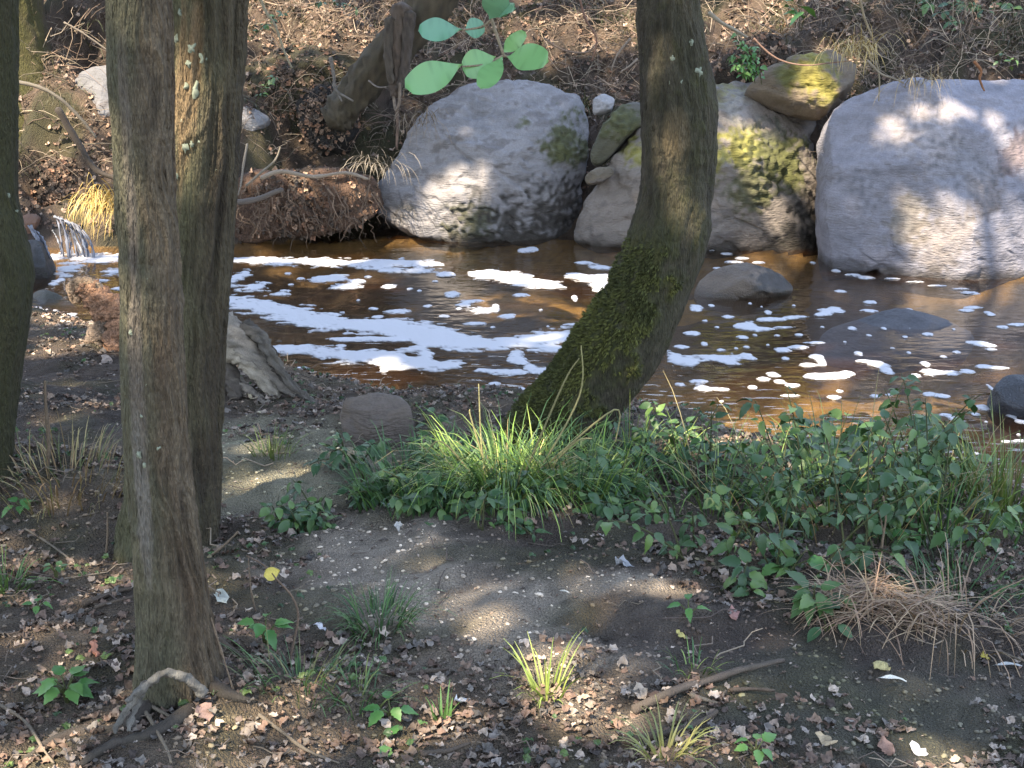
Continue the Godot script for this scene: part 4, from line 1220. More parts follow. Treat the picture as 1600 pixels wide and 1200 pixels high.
func build_foam() -> void:
	foam("long thin foam strip nearest the far bank, left of centre", [385, 407, 38, 5, 445, 409, 45, 7, 515, 411, 45, 8, 590, 413, 45, 9, 640, 411, 35, 6, 675, 414, 24, 4, 660, 424, 30, 5, 700, 430, 18, 4, 610, 423, 22, 4], "", 0.7)
	foam("foam strip below the big pale boulder, left of the curved trunk", [745, 428, 24, 6, 775, 430, 30, 9, 805, 434, 28, 9, 835, 443, 38, 9, 862, 447, 18, 6], "", 0.6)
	foam("ragged foam patch touching the curved trunk's left side", [900, 431, 18, 6, 930, 436, 22, 7, 955, 440, 30, 10, 975, 437, 25, 9, 945, 460, 12, 6, 935, 450, 14, 6], "", 0.6)
	foam("thin foam streak just left of the curved trunk, near the far bank", [912, 411, 20, 5, 938, 418, 22, 5], "", 0.4)
	foam("widest foam band sweeping across the middle of the stream", [352, 470, 22, 10, 385, 475, 30, 12, 420, 484, 35, 14, 460, 492, 35, 15, 500, 501, 36, 14, 540, 508, 40, 12, 580, 511, 35, 12, 615, 512, 35, 14, 650, 518, 40, 16, 690, 526, 38, 15, 730, 536, 36, 13, 770, 539, 36, 9, 815, 535, 40, 11, 860, 529, 40, 12, 895, 524, 28, 12, 860, 548, 34, 6, 675, 538, 30, 9], "", 0.75)
	foam("slim foam strip just below the widest foam band, left", [535, 531, 30, 4, 580, 530, 40, 6, 625, 531, 26, 6], "", 0.4)
	foam("big ragged foam raft nearest the near shore, left of centre", [440, 546, 22, 7, 475, 546, 30, 9, 510, 554, 25, 11, 545, 557, 30, 10, 580, 556, 30, 12, 612, 562, 34, 13, 650, 570, 36, 10, 695, 572, 32, 10, 655, 546, 22, 7, 668, 556, 12, 8], "", 0.7)
	foam("foam patch with a lobe, left of the curved trunk's foot", [806, 552, 16, 7, 806, 563, 20, 8, 815, 568, 12, 5], "", 0.4)
	foam("foam raft below the lobed foam patch, left of the curved trunk", [752, 579, 12, 4, 775, 581, 24, 6, 805, 583, 26, 7], "", 0.5)
	foam("slanting foam patch against the curved trunk's lower left side", [828, 575, 12, 7, 845, 581, 20, 8, 862, 590, 14, 5], "", 0.5)
	foam("pale foam sheet below the little cascade, between the left trunks", [85, 402, 14, 7, 130, 402, 34, 8, 170, 405, 30, 9, 105, 420, 24, 9, 90, 440, 12, 12, 180, 425, 20, 6, 215, 412, 24, 8, 150, 440, 26, 5, 190, 452, 18, 4], "", 0.8)
	foam("foam streak in the inlet below the olive stone", [75, 487, 22, 4, 100, 495, 24, 6, 55, 482, 12, 3], "", 0.6)
	foam("lacy foam patch showing at the lichened trunk's right side", [368, 436, 12, 12, 398, 450, 26, 9, 440, 458, 16, 4, 385, 428, 10, 5], "", 1.0)
	foam("foam patch with two arms, mid-stream left, above the wide band", [500, 437, 22, 7, 525, 434, 24, 9, 540, 448, 28, 7, 560, 440, 14, 5], "", 0.5)
	foam("foam puff with two bars, above the wide foam band", [738, 472, 22, 5, 722, 478, 14, 4, 755, 486, 28, 7, 775, 480, 8, 6], "", 0.5)
	foam("foam raft with a hooked top, right of the curved trunk", [1155, 510, 12, 4, 1172, 508, 16, 6, 1200, 500, 26, 5, 1240, 496, 26, 4, 1185, 515, 34, 5, 1225, 512, 20, 3, 1200, 489, 8, 4], "", 0.5)
	foam("bright foam patch pointing at the big right boulder", [1285, 492, 16, 4, 1305, 484, 16, 8, 1290, 487, 14, 5], "", 0.5)
	foam("large foam raft touching the curved trunk's lower right side", [1052, 560, 16, 10, 1078, 566, 20, 9, 1108, 559, 22, 5, 1140, 559, 26, 6, 1168, 557, 14, 6, 1140, 568, 18, 4], "", 0.6)
	foam("foam wedge tapering to the upper right, mid-stream", [1222, 548, 16, 6, 1248, 543, 18, 6, 1275, 536, 20, 3], "", 0.3)
	foam("L-shaped foam patch, mid-stream right", [1276, 558, 13, 7, 1262, 571, 20, 5, 1284, 566, 9, 9], "", 0.3)
	foam("widest bright foam slab just above the bramble", [1272, 589, 20, 6, 1300, 588, 30, 10, 1325, 583, 13, 5], "", 0.3)
	foam("foam patch with a thin left tail, above the bramble's right half", [1346, 565, 14, 3, 1372, 569, 20, 7, 1385, 580, 14, 8], "", 0.35)
	foam("long branching foam raft in the right of the stream", [1446, 570, 9, 6, 1428, 588, 12, 5, 1455, 582, 18, 8, 1485, 584, 18, 6, 1512, 581, 14, 5, 1538, 574, 18, 5, 1562, 576, 16, 3], "", 0.4)
	foam("foam crescent above the bramble's left part", [1192, 593, 12, 5, 1208, 586, 15, 6], "", 0.3)
	foam("foam bar right below the crescent patch", [1218, 597, 12, 4, 1238, 603, 16, 5], "", 0.3)
	foam("double foam patch nearest the bramble's left end", [1062, 602, 12, 5, 1090, 597, 16, 5, 1098, 607, 16, 6, 1128, 609, 16, 3], "", 0.4)
	foam("two-barred foam patch before the big boulder's middle", [1520, 481, 24, 4, 1508, 486, 14, 3, 1546, 491, 9, 5], "", 0.4)
	foam("small hooked foam patch before the big boulder", [1420, 485, 9, 4, 1432, 491, 9, 4, 1445, 496, 9, 2], "", 0.3)
	foam("double-decked foam bar at the right, mid-stream", [1525, 536, 20, 4, 1542, 540, 20, 4, 1548, 547, 14, 3], "", 0.3)
	foam("foam bean beside the dark stone at the right edge", [1524, 648, 10, 5, 1536, 637, 15, 7], "", 0.3)
	foam("foam patch above the bramble's right end", [1452, 617, 13, 5, 1474, 620, 14, 5], "", 0.3)
	foam("foam patch half hidden by the bramble's upper right leaves", [1476, 649, 12, 3, 1490, 655, 10, 5], "", 0.3)
	foam("foam rim round the dark stone at the right edge", [1547, 606, 4, 10, 1553, 624, 6, 8, 1566, 638, 9, 6, 1580, 650, 10, 6, 1597, 660, 12, 5, 1618, 668, 14, 5], "", 0.3)
	foam("thin foam line along the foot of the mossy boulder", [1112, 391, 10, 2, 1135, 397, 14, 3, 1160, 404, 14, 3, 1186, 411, 14, 3], "", 0.2)
	foam("thin foam line along the left foot of the big right boulder", [1294, 412, 4, 8, 1306, 424, 10, 4, 1330, 430, 14, 3, 1352, 434, 18, 4], "", 0.3)
	foam("hair-thin foam line along the foot of the big right boulder", [1395, 436, 18, 1.6, 1430, 441, 20, 1.6, 1465, 447, 20, 1.6, 1500, 452, 18, 1.6], "", 0.2)
	foam("long foam bar at the photo's right edge, above the bramble's tip", [1572, 691, 12, 3, 1598, 690, 18, 4], "", 0.3)
	foam("white foam fleck floating under the big pale boulder", [818, 392, 12, 5, 832, 390, 12, 6], "", 0.2)
	foam("foam stripe at the right edge, under the double-decked bar", [1565, 512, 12, 4, 1590, 508, 18, 4], "", 0.3)
	var flecks := [608, 448, 17, 5, 707, 460, 16, 7, 814, 462, 18, 5, 794, 495, 16, 6, 741, 506, 22, 4, 668, 479, 9, 4, 717, 483, 6, 3, 695, 495, 11, 3, 584, 483, 11, 3, 590, 496, 11, 4, 625, 487, 26, 6, 893, 508, 16, 3, 898, 466, 6, 9, 930, 496, 7, 4, 470, 576, 16, 3, 772, 601, 12, 5, 814, 608, 9, 4, 600, 580, 8, 4, 534, 541, 12, 4,
		1146, 410, 18, 3, 1122, 420, 9, 3, 1270, 411, 6, 3, 1313, 456, 13, 3, 1359, 473, 14, 4, 1358, 486, 16, 4, 1515, 458, 21, 4, 1088, 482, 13, 9, 1111, 478, 6, 3, 1137, 496, 12, 4, 1172, 475, 4, 2, 1102, 502, 6, 2, 1082, 522, 17, 5, 1160, 528, 12, 5, 1179, 524, 6, 3, 1249, 524, 8, 3, 1214, 525, 5, 2, 1332, 514, 8, 4, 1358, 525, 6, 3, 1381, 514, 6, 3, 1421, 512, 6, 3, 1414, 527, 6, 3, 1450, 523, 11, 4,
		1227, 561, 9, 4, 1341, 553, 10, 5, 1420, 552, 5, 3, 1474, 558, 7, 3, 1495, 551, 7, 3, 1064, 543, 14, 5, 1100, 538, 7, 5, 1127, 548, 9, 3, 1166, 543, 6, 3, 1176, 606, 10, 5, 1235, 619, 20, 3, 1304, 622, 13, 5, 1312, 612, 7, 3, 1367, 620, 10, 4, 1389, 618, 8, 3, 1127, 628, 5, 2, 1591, 680, 4, 2, 1525, 709, 6, 3, 1540, 660, 5, 2,
		470, 436, 8, 3, 450, 428, 8, 3, 455, 445, 6, 2, 575, 433, 7, 3, 640, 452, 6, 2, 680, 440, 6, 2, 845, 485, 5, 2, 770, 512, 5, 2, 856, 511, 3, 2, 655, 455, 5, 2, 560, 470, 4, 2, 1200, 540, 4, 2, 1150, 545, 4, 2, 1120, 512, 5, 2, 1190, 480, 3, 2, 1240, 478, 4, 2, 1285, 512, 4, 2, 1395, 545, 5, 2, 1320, 535, 4, 2, 1490, 515, 4, 2]
	for k in range(0, flecks.size(), 4):
		foam("small white foam fleck drifting on the brown water", flecks.slice(k, k + 4), "foam flecks on the stream", 0.35, "foam_fleck")

func build_far_bank() -> void:
	# overhanging clump of roots and leaf mould at the left end of the boulders
	var foot := on_water(480, 386)
	var b := rock([352, 300, 390, 276, 440, 268, 520, 264, 572, 268, 600, 290, 592, 330, 560, 352, 500, 362, 440, 376, 372, 384, 345, 350], foot, 10.0, 0.35, 0.5, 51.0, {"col": lin(0.24, 0.14, 0.09), "amp": 2.2, "nt": 140, "nf": 70, "stain": lin(0.045, 0.032, 0.024), "stained": 0.9})
	big.append(b.v.duplicate())
	tag(part("earth_clump", local(b, foot), M.earth, self, Transform3D(Basis(), foot)), "brown overhanging clump of roots and leaf mould left of the pale boulder", "earth bank")
	# hanging rootlets on its face
	var hair := Buf.new()
	for k in 90:
		var px := r(365, 590)
		var py := r(275, 350)
		var p := at_z(px, py, foot.z + r(0.02, 0.2))
		tube(hair, crooked(p, p + Vector3(r(-0.12, 0.12), -r(0.08, 0.26), r(-0.03, 0.06)), 5, 0.06), taper(5, r(0.002, 0.007), 0.0015), 5, lin(0.20, 0.135, 0.09) * r(0.5, 1.5))
	tag(part("hanging_rootlets", hair.mesh(), M.wood, self), "tangle of thin rootlets hanging over the water's edge", "rootlets", "", "stuff")
	# mounds of mould and moss above it
	for q in [["olive mound of moss and litter on the bank above the small pale rock", [360, 130, 400, 80, 460, 70, 520, 90, 545, 140, 520, 200, 470, 240, 420, 215, 380, 180], -11.3, lin(0.10, 0.088, 0.045), 1.5], ["grey-brown lump of roots under the leaning dead stump", [465, 170, 500, 140, 545, 150, 560, 200, 540, 235, 500, 245, 470, 215], -11.0, lin(0.06, 0.05, 0.042), 1.5],  # root lump colour darkened to paint the shade of the hollow
			["brown leafy mound behind the mossy boulder", [1130, 100, 1170, 70, 1215, 60, 1235, 90, 1215, 130, 1150, 140, 1110, 130], -10.7, lin(0.115, 0.085, 0.062), 1.6], ["brown mound of mould at the left end of the far bank", [20, 262, 70, 240, 130, 262, 170, 300, 190, 340, 130, 338, 60, 330, 20, 310], -10.6, lin(0.10, 0.07, 0.052), 2.0]]:
		foot = at_z(q[1][10], q[1][11], q[2])
		b = rock(q[1], foot, 30.0, 0.3, 0.5, q[1][0] * 0.7, {"col": q[3], "amp": q[4], "nt": 90, "nf": 46, "stain": lin(0.04, 0.03, 0.022), "stained": 0.8})
		big.append(b.v.duplicate())
		tag(part("earth_mound", local(b, foot), M.earth, self, Transform3D(Basis(), foot)), q[0], "earth mound")
	# leaning dead stump with a shredded hanging side
	var at := at_z(600, 110, -11.0)
	var o := base("dead_stump", at, "dark leaning dead stump with shredded roots, left of the leafy twig", "stump")
	for q in [[[700, -40, 668, 10, 620, 70, 575, 120, 540, 165, 520, 190], 36.0, 24.0, lin(0.10, 0.08, 0.05), -11.2, 0.06], [[628, 10, 622, 60, 620, 110, 618, 150], 16.0, 8.0, lin(0.14, 0.105, 0.08), -10.9, 0.03], [[640, 20, 636, 70, 630, 120, 622, 140], 10.0, 5.0, lin(0.09, 0.07, 0.055), -10.85, 0.02], [[610, 30, 606, 80, 612, 130], 9.0, 4.0, lin(0.10, 0.08, 0.06), -10.85, 0.02],
			[[614, 140, 616, 160, 619, 172, 624, 160, 625, 130], 2.5, 2.0, lin(0.28, 0.22, 0.17), -10.8, 0.0], [[620, 165, 621, 190, 620, 232], 3.0, 2.0, lin(0.18, 0.12, 0.085), -10.8, 0.0], [[516, 90, 522, 120, 524, 140, 552, 158], 3.0, 1.4, lin(0.2, 0.175, 0.15), -10.85, 0.0], [[522, 130, 528, 145, 534, 158], 2.0, 1.2, lin(0.2, 0.175, 0.15), -10.85, 0.0], [[576, 126, 590, 136, 604, 136], 1.6, 1.0, lin(0.24, 0.2, 0.17), -10.8, 0.0]]:
		var p := smooth_path(px_path(q[0], q[4], 0.1), 7)
		var c := Buf.new()
		var k := px_size(at)
		tube(c, p, taper(p.size() - 1, q[1] * k, q[2] * k), 28 if q[1] > 8 else 8, q[3], q[5], 0.8)
		part("stump_body" if q[1] > 30.0 else "root", local(c, at), M.wood, o)
	# dry stems and twigs that stand out from the tangle
	for q in [["pale arching dead stem on the olive mound, right of the lichened trunk", [404, -10, 415, 18, 430, 40, 444, 80, 456, 106], -11.0, 2.6, lin(0.38, 0.33, 0.22)], ["thin pale root hanging beside the lichened trunk, above the water", [386, 225, 380, 260, 376, 290, 372, 305], -10.3, 2.0, lin(0.35, 0.31, 0.26)], ["thin pale stem leaning on the earth clump", [385, 290, 410, 268, 430, 250, 438, 230], -10.2, 2.2, lin(0.30, 0.26, 0.2)],
			["pale broken stick behind the curved trunk, upper right", [1108, 20, 1125, 34, 1150, 48, 1175, 64], -11.2, 3.6, lin(0.42, 0.36, 0.26)], ["long reddish bramble cane sagging over the mossy boulder", [1178, 60, 1200, 82, 1225, 96, 1260, 102, 1300, 98, 1340, 94], -9.9, 1.6, lin(0.30, 0.18, 0.13)], ["straw-coloured cane hanging left of the big boulder's top", [1342, -10, 1350, 25, 1364, 60, 1382, 84], -10.2, 2.2, lin(0.38, 0.30, 0.19)], ["pale cane bent over the top edge of the big boulder", [1356, 95, 1376, 115, 1395, 122, 1412, 130], -9.7, 2.0, lin(0.36, 0.30, 0.22)],
			["dry upright straw left of the big boulder's corner", [1368, 95, 1374, 120, 1373, 158], -9.7, 1.6, lin(0.36, 0.30, 0.20)], ["rusty broken branch on top of the big boulder", [1522, 96, 1533, 110, 1531, 124, 1538, 142], -9.7, 2.6, lin(0.36, 0.16, 0.07)], ["grey branch leaning on the left-hand bluish rock", [25, 128, 60, 136, 95, 155, 130, 190, 150, 215], -10.7, 3.4, lin(0.20, 0.175, 0.14)], ["thin bare branch crossing the dark bank beside the front trunk", [100, 35, 130, 52, 170, 80], -11.4, 1.8, lin(0.24, 0.2, 0.16)],
			["dark branch sloping down to the inlet at the far left", [90, 170, 120, 220, 150, 265, 190, 282], -10.3, 6.0, lin(0.09, 0.07, 0.055)], ["flat driftwood branch on the earth clump's edge", [372, 316, 400, 312, 430, 300, 442, 296], -10.05, 5.0, lin(0.17, 0.14, 0.12)], ["pale strip topping the earth clump, standing in for sunlit leaf litter", [408, 278, 440, 268, 490, 276, 540, 270, 575, 280], -10.05, 3.6, lin(0.40, 0.32, 0.24)], ["bare twig reaching left from behind the curved trunk, top", [996, 92, 985, 102, 970, 112], -10.4, 1.8, lin(0.38, 0.31, 0.25)], ["thin cane bowing before the upper bank, right of the leafy twig", [850, 60, 880, 78, 915, 82, 930, 70], -11.2, 1.6, lin(0.28, 0.2, 0.15)],  # the pale ledge strip stands in for sunlit leaf litter
			["red twig standing high on the bank left of the curved trunk", [905, -5, 915, 30, 932, 60, 925, 95], -11.4, 2.0, lin(0.3, 0.17, 0.12)], ["pale forked twig above the wedged white stone", [985, 60, 965, 85, 955, 110], -11.0, 1.8, lin(0.36, 0.29, 0.23)]]:
		var p := smooth_path(px_path(q[1], q[2]), 5)
		var g: Vector3 = p[0]
		o = base("dry_cane", g, q[0], "dry cane")
		var c := Buf.new()
		var k := px_size(g)
		tube(c, p, taper(p.size() - 1, q[3] * k, q[3] * k * 0.6), 7, q[4], q[3] * k * 0.3)
		part("stem", local(c, g), M.wood, o)
	# the tangle of dead twigs
	var kinds := []
	for k in 5:
		var c := Buf.new()
		tube(c, crooked(Vector3.ZERO, Vector3(0, 0, -1), 7, 0.35), taper(7, 0.008, 0.0035), 5, Color.WHITE)
		kinds.append(c.mesh())
	for k in 5:
		var xf := []
		var cols := []
		while xf.size() < 1100:
			var x := r(-5.2, 5.4)
			var z := table(far_x, far_z, x) - r(0.5, 4.2)
			if nA.get_noise_2d(x * 1.3, z * 1.3 + 60.0) < -0.25 + (0.5 if x < -2.0 else 0.0): continue
			var sc := r(0.12, 0.55)
			var bs := Basis(Vector3.UP, r(0, TAU)) * Basis(Vector3.RIGHT, r(-0.2, 1.0)) * Basis().scaled(Vector3(0.75, 0.75, 1) * sc)
			xf.append(Transform3D(bs, Vector3(x, height(x, z) + r(0.0, 0.08), z)))
			cols.append([lin(0.32, 0.24, 0.175), lin(0.22, 0.155, 0.11), lin(0.13, 0.095, 0.07), lin(0.42, 0.34, 0.25)][rng.randi() % 4] * r(0.7, 1.3))
		tag(scatter("dead_twigs", kinds[k], M.litter, xf, cols, self), "tangle of dead twigs strewn over the far bank", "twigs", "", "stuff")
	# dry grass and stalks hanging over the bank
	var wisp := []
	for k in 4:
		var c := Buf.new()
		for q in 12: blade(c, Vector3(r(-0.05, 0.05), 0, r(-0.05, 0.05)), Vector3(r(-0.9, 0.9), r(0.3, 1.0), r(-0.3, 0.9)), r(0.10, 0.30), 0.0045, 2.6, Color.WHITE * r(0.6, 1.2), 5)
		wisp.append(c.mesh())
	for k in 4:
		var xf := []
		var cols := []
		while xf.size() < 330:
			var x := r(-5.2, 5.4)
			var z := table(far_x, far_z, x) - r(0.5, 4.2)
			if nA.get_noise_2d(x * 0.9 + 20.0, z * 0.9) < -0.3: continue
			xf.append(Transform3D(Basis(Vector3.UP, r(-0.8, 0.8)).scaled_local(Vector3.ONE * r(0.5, 1.2)), Vector3(x, height(x, z) - 0.01, z)))
			cols.append([lin(0.24, 0.18, 0.115), lin(0.17, 0.12, 0.08), lin(0.11, 0.10, 0.045), lin(0.075, 0.085, 0.03)][rng.randi() % 4] * r(0.6, 1.3))
		tag(scatter("dead_grass", wisp[k], M.grass, xf, cols, self), "dead grass hanging over the far bank", "dead grass", "", "stuff")
	# long thin canes and dry roots drooping over the rocks
	var brush := Buf.new()
	for q in [[370, 640, 0, 200, 110], [840, 1000, 0, 120, 60], [1100, 1340, 0, 100, 60], [1340, 1600, 20, 120, 70], [20, 190, 20, 280, 60], [600, 700, 130, 230, 40]]:
		for k in q[4]:
			var p := on_ground(r(q[0], q[1]), r(q[2], q[3]))
			var a := r(-1.3, 1.3)
			var reach := r(0.18, 0.75)
			var tip := p + Vector3(sin(a) * reach, r(-0.35, 0.12) * reach, cos(a) * reach * 0.5)
			var mid := p.lerp(tip, 0.45) + Vector3(r(-0.05, 0.05), reach * r(0.15, 0.45), 0.03)
			var pts := []
			for j in 7:
				var t := j / 6.0
				pts.append(p.lerp(mid, t).lerp(mid.lerp(tip, t), t) + Vector3(r(-1, 1), r(-1, 1), r(-1, 1)) * 0.008)
			tube(brush, pts, taper(6, r(0.0022, 0.005), 0.0015), 4, [lin(0.36, 0.28, 0.20), lin(0.27, 0.18, 0.13), lin(0.20, 0.145, 0.105), lin(0.46, 0.38, 0.27)][k % 4] * r(0.6, 1.2))
	tag(part("dry_brush", brush.mesh(), M.wood, self), "tangle of dry canes and roots drooping over the far bank's rocks", "brush", "", "stuff")
	# golden sunlit straw over the inlet
	foot = at_z(165, 400, -10.25)
	o = base("dry_grass_tuft", foot, "golden dry grass hanging in the sun beside the cascade", "grass")
	var c2 := Buf.new()
	for k in 170:
		var p := at_z(r(140, 200), r(312, 335), -10.35 + r(-0.08, 0.08))
		blade(c2, p, Vector3(r(-0.5, 0.5), r(0.2, 0.9), r(0.2, 0.9)), r(0.25, 0.5), 0.007, 3.5, lin(0.50, 0.36, 0.12) * r(0.7, 1.25), 6)
	tag(part("blades", local(c2, foot), M.grass, o), "", "", "", "stuff")
	for q in [["golden dry tuft hanging at the big boulder's upper left corner", 1335, 78, -10.0, lin(0.42, 0.31, 0.12), 110], ["straw tuft drooping over the big boulder's top", 1440, 128, -9.75, lin(0.28, 0.22, 0.12), 60], ["dry brown grass drooping over the pale boulder's left shoulder", 655, 190, -10.65, lin(0.20, 0.15, 0.10), 70], ["grey dry grass at the left foot of the pale boulder", 590, 260, -10.4, lin(0.20, 0.17, 0.13), 60]]:
		foot = at_z(q[1], q[2], q[3])
		o = base("dry_grass_tuft", foot, q[0], "grass")
		var c := Buf.new()
		for k in q[5]:
			blade(c, foot + Vector3(r(-0.14, 0.14), r(-0.04, 0.04), r(-0.05, 0.05)), Vector3(r(-0.6, 0.6), r(0.1, 0.9), r(0.1, 0.9)), r(0.15, 0.38), 0.005, 3.0, q[4] * r(0.6, 1.3), 6)
		tag(part("blades", local(c, foot), M.grass, o), "", "", "", "stuff")
	# green weed on the mossy boulder
	foot = at_z(1170, 128, -10.25)
	var stems := []
	for q in [[1175, 128, 1150, 50], [1180, 130, 1158, 70], [1172, 128, 1145, 85], [1190, 132, 1178, 72], [1165, 126, 1150, 100], [1176, 128, 1164, 88]]:
		stems.append([at_z(q[0], q[1], -10.25), at_z(q[2], q[3], -10.15 + r(-0.05, 0.05))])
	leafy("bedstraw_weed", "fine-leaved green weed sprouting behind the mossy boulder's top", "weed", "", stems, "fresh", 9, 0.035, 0.06)
	leafy("broadleaf_sprout", "blue-green leaf sprout hanging in at the top edge, right", "sprout", "", [[at_z(1250, 45, -10.9), at_z(1248, 8, -10.8)], [at_z(1252, 48, -10.9), at_z(1262, 14, -10.75)], [at_z(1246, 30, -10.9), at_z(1232, 0, -10.8)]], "fresh", 2, 0.12, 0.18, 99, false)
	leafy("broadleaf_sprout", "small green sprout on the dark bank in the upper right corner", "sprout", "", [[at_z(1560, 105, -10.3), at_z(1568, 80, -10.2)], [at_z(1575, 110, -10.3), at_z(1590, 90, -10.2)]], "low", 4, 0.05, 0.08, 99, false)
	leafy("ivy_trail", "ivy trailing on the shaded bank at the top right edge", "ivy", "", [[at_z(1470, 10, -11.3), at_z(1545, 20, -11.0)], [at_z(1420, 0, -11.4), at_z(1500, 45, -11.0)], [at_z(1540, 0, -11.3), at_z(1600, 30, -11.0)]], "low", 14, 0.05, 0.10, 200)
	leafy("ivy_trail", "ivy on the olive mound at the top, right of the lichened trunk", "ivy", "", [[at_z(395, 60, -10.95), at_z(450, 20, -11.2)], [at_z(480, 10, -11.2), at_z(560, 15, -11.2)], [at_z(400, 160, -10.95), at_z(430, 120, -10.95)]], "low", 10, 0.03, 0.06, 200)

func build_plants() -> void:
	# overhanging leafy twig, close to the camera
	var z := -2.35
	var knot := at_z(787, 86, z)
	var o := base("leafy_twig", knot, "leafy alder twig hanging into the top of the photo before the pale boulder", "twig")
	var b := Buf.new()
	for q in [[[745, -60, 757, -10, 768, 30, 778, 60, 787, 86], 2.0], [[787, 86, 800, 92], 1.2], [[768, 30, 752, 42, 722, 47], 1.2], [[760, 0, 770, 10], 1.2], [[787, 86, 760, 100, 722, 104], 1.2]]:
		var p := smooth_path(px_path(q[0], z), 4)
		tube(b, p, taper(p.size() - 1, q[1] * px_size(knot) * 1.9, q[1] * px_size(knot) * 1.2), 6, lin(0.30, 0.25, 0.17))
	part("stem", local(b, knot), M.wood, o)
	leaf_mat("twig_teal", lin(0.12, 0.27, 0.17), 0.55, 0.3)
	leaf_mat("twig_leaf", lin(0.16, 0.33, 0.13), 0.6, 0.3)
	var nth := 0
	# base, tip and width of each leaf in the photograph
	for q in [[724, 100, 636, 134, 44, 0.25, 0.02], [722, 46, 656, 46, 35, -0.2, 0.0], [726, 48, 757, 40, 30, 0.1, -0.03], [764, 30, 782, -6, 40, 0.2, 0.03], [778, 22, 797, 8, 22, -0.3, 0.05], [775, 88, 722, 108, 42, 0.1, -0.03], [786, 88, 752, 134, 34, -0.35, 0.02], [786, 82, 820, 50, 22, 0.4, -0.02], [790, 88, 852, 90, 42, 0.0, 0.03]]:
		var a := at_z(q[0], q[1], z)
		var c := at_z(q[2], q[3], z + q[6] + 0.03)
		var along := (c - a)
		var nrm := ((EYE - a).normalized() * 1.0 + Vector3(q[5], 0.4, 0)).normalized()
		var zz := -along.normalized()
		nrm = (nrm - zz * nrm.dot(zz)).normalized()
		var length := along.length()
		var m := leaf_shape(length, q[4] * px_size(a) * 1.12, 0.10, 0.12, 18, 1.3 if q[4] > 30 else 1.0, Color.WHITE, 0.0, 1.0, true)
		part("leaf", m, M.twig_teal if nth in [1, 2, 3, 4] else M.twig_leaf, o, Transform3D(Basis(nrm.cross(zz), nrm, zz), a - knot))
		nth += 1
	# grass and low plants round the foot of the curved trunk
	var green := [lin(0.17, 0.27, 0.05), lin(0.12, 0.21, 0.045), lin(0.24, 0.31, 0.08)]
	var deep := [lin(0.05, 0.115, 0.035), lin(0.075, 0.15, 0.04), lin(0.045, 0.10, 0.04)]
	var straw := [lin(0.34, 0.28, 0.13), lin(0.28, 0.2, 0.1), lin(0.24, 0.16, 0.08)]
	o = grass_tuft("grass_tuft", "big bright grass tuft at the left foot of the curved trunk", 790, 765, 700, 0.19, 0.14, 0.36, 0.005, 2.6, 0.9, green + green + deep + [straw[0]])
	var sb := Buf.new()
	for q in [[775, 780, 738, 660, 734, 640], [745, 750, 690, 690, 664, 712], [820, 740, 880, 600, 905, 560], [840, 740, 905, 620, 908, 540], [800, 760, 720, 760, 668, 790], [850, 730, 960, 640, 962, 690], [860, 730, 900, 690, 925, 685], [760, 760, 752, 690, 748, 600]]:
		var p := smooth_path(px_path(q, on_ground(790, 765).z), 6)
		tube(sb, p, taper(p.size() - 1, 0.004, 0.002), 6, lin(0.36, 0.33, 0.15) * r(0.8, 1.2))
		part("dry_stalk", local(sb, o.position), M.wood, o)
		sb = Buf.new()
	grass_tuft("grass_tuft", "shorter deep green grass right of the bright tuft, below the curved trunk", 900, 770, 320, 0.20, 0.12, 0.28, 0.006, 1.6, 0.6, deep + green)
	grass_tuft("grass_tuft", "deep green grass left of the bright tuft, in front of the buff stone", 660, 765, 300, 0.22, 0.10, 0.22, 0.006, 1.6, 0.6, deep)
	grass_tuft("grass_tuft", "thin grass between the curved trunk and the bramble", 985, 735, 140, 0.20, 0.10, 0.26, 0.005, 1.6, 0.6, deep + green)
	grass_tuft("grass_tuft", "small dark grass tuft on the bare path, left of centre", 595, 965, 150, 0.085, 0.06, 0.15, 0.004, 1.9, 0.8, deep)
	grass_tuft("grass_tuft", "small yellow-green grass tuft standing on the bare soil at bottom centre", 855, 1085, 34, 0.035, 0.07, 0.17, 0.006, 1.2, 0.7, [lin(0.20, 0.27, 0.05), lin(0.28, 0.33, 0.08)])
	grass_tuft("grass_tuft", "pale grass tuft at the bottom edge, right of centre", 1040, 1178, 60, 0.05, 0.06, 0.14, 0.005, 1.5, 0.8, [lin(0.17, 0.19, 0.06), lin(0.26, 0.25, 0.09)])
	grass_tuft("grass_tuft", "sparse grass tuft on the soil above the fallen stick", 1085, 1045, 40, 0.05, 0.05, 0.10, 0.003, 1.4, 0.9, deep + green)
	grass_tuft("grass_tuft", "green grass tuft at the right edge behind the bramble", 1570, 800, 200, 0.16, 0.14, 0.38, 0.006, 1.2, 0.5, [lin(0.10, 0.15, 0.035), lin(0.14, 0.17, 0.05)])
	grass_tuft("grass_tuft", "pale green tuft on the sandy hollow right of the lichened trunk", 425, 708, 60, 0.07, 0.05, 0.13, 0.004, 1.5, 0.7, [lin(0.13, 0.17, 0.05), lin(0.10, 0.14, 0.04)])
	grass_tuft("grass_tuft", "yellowish grass behind the edge trunk's foot, around the dock stalk", 100, 752, 240, 0.26, 0.06, 0.2, 0.004, 1.6, 0.8, straw + [lin(0.12, 0.14, 0.05)])
	grass_tuft("grass_tuft", "green grass tuft at the left edge of the photo", 6, 920, 60, 0.06, 0.06, 0.16, 0.005, 1.5, 0.8, [lin(0.09, 0.17, 0.04), lin(0.07, 0.13, 0.03)])
	grass_tuft("grass_tuft", "thin grass in the litter right of the nearest trunk's foot", 470, 1065, 130, 0.13, 0.05, 0.14, 0.003, 1.5, 0.9, deep + [lin(0.16, 0.16, 0.06)])
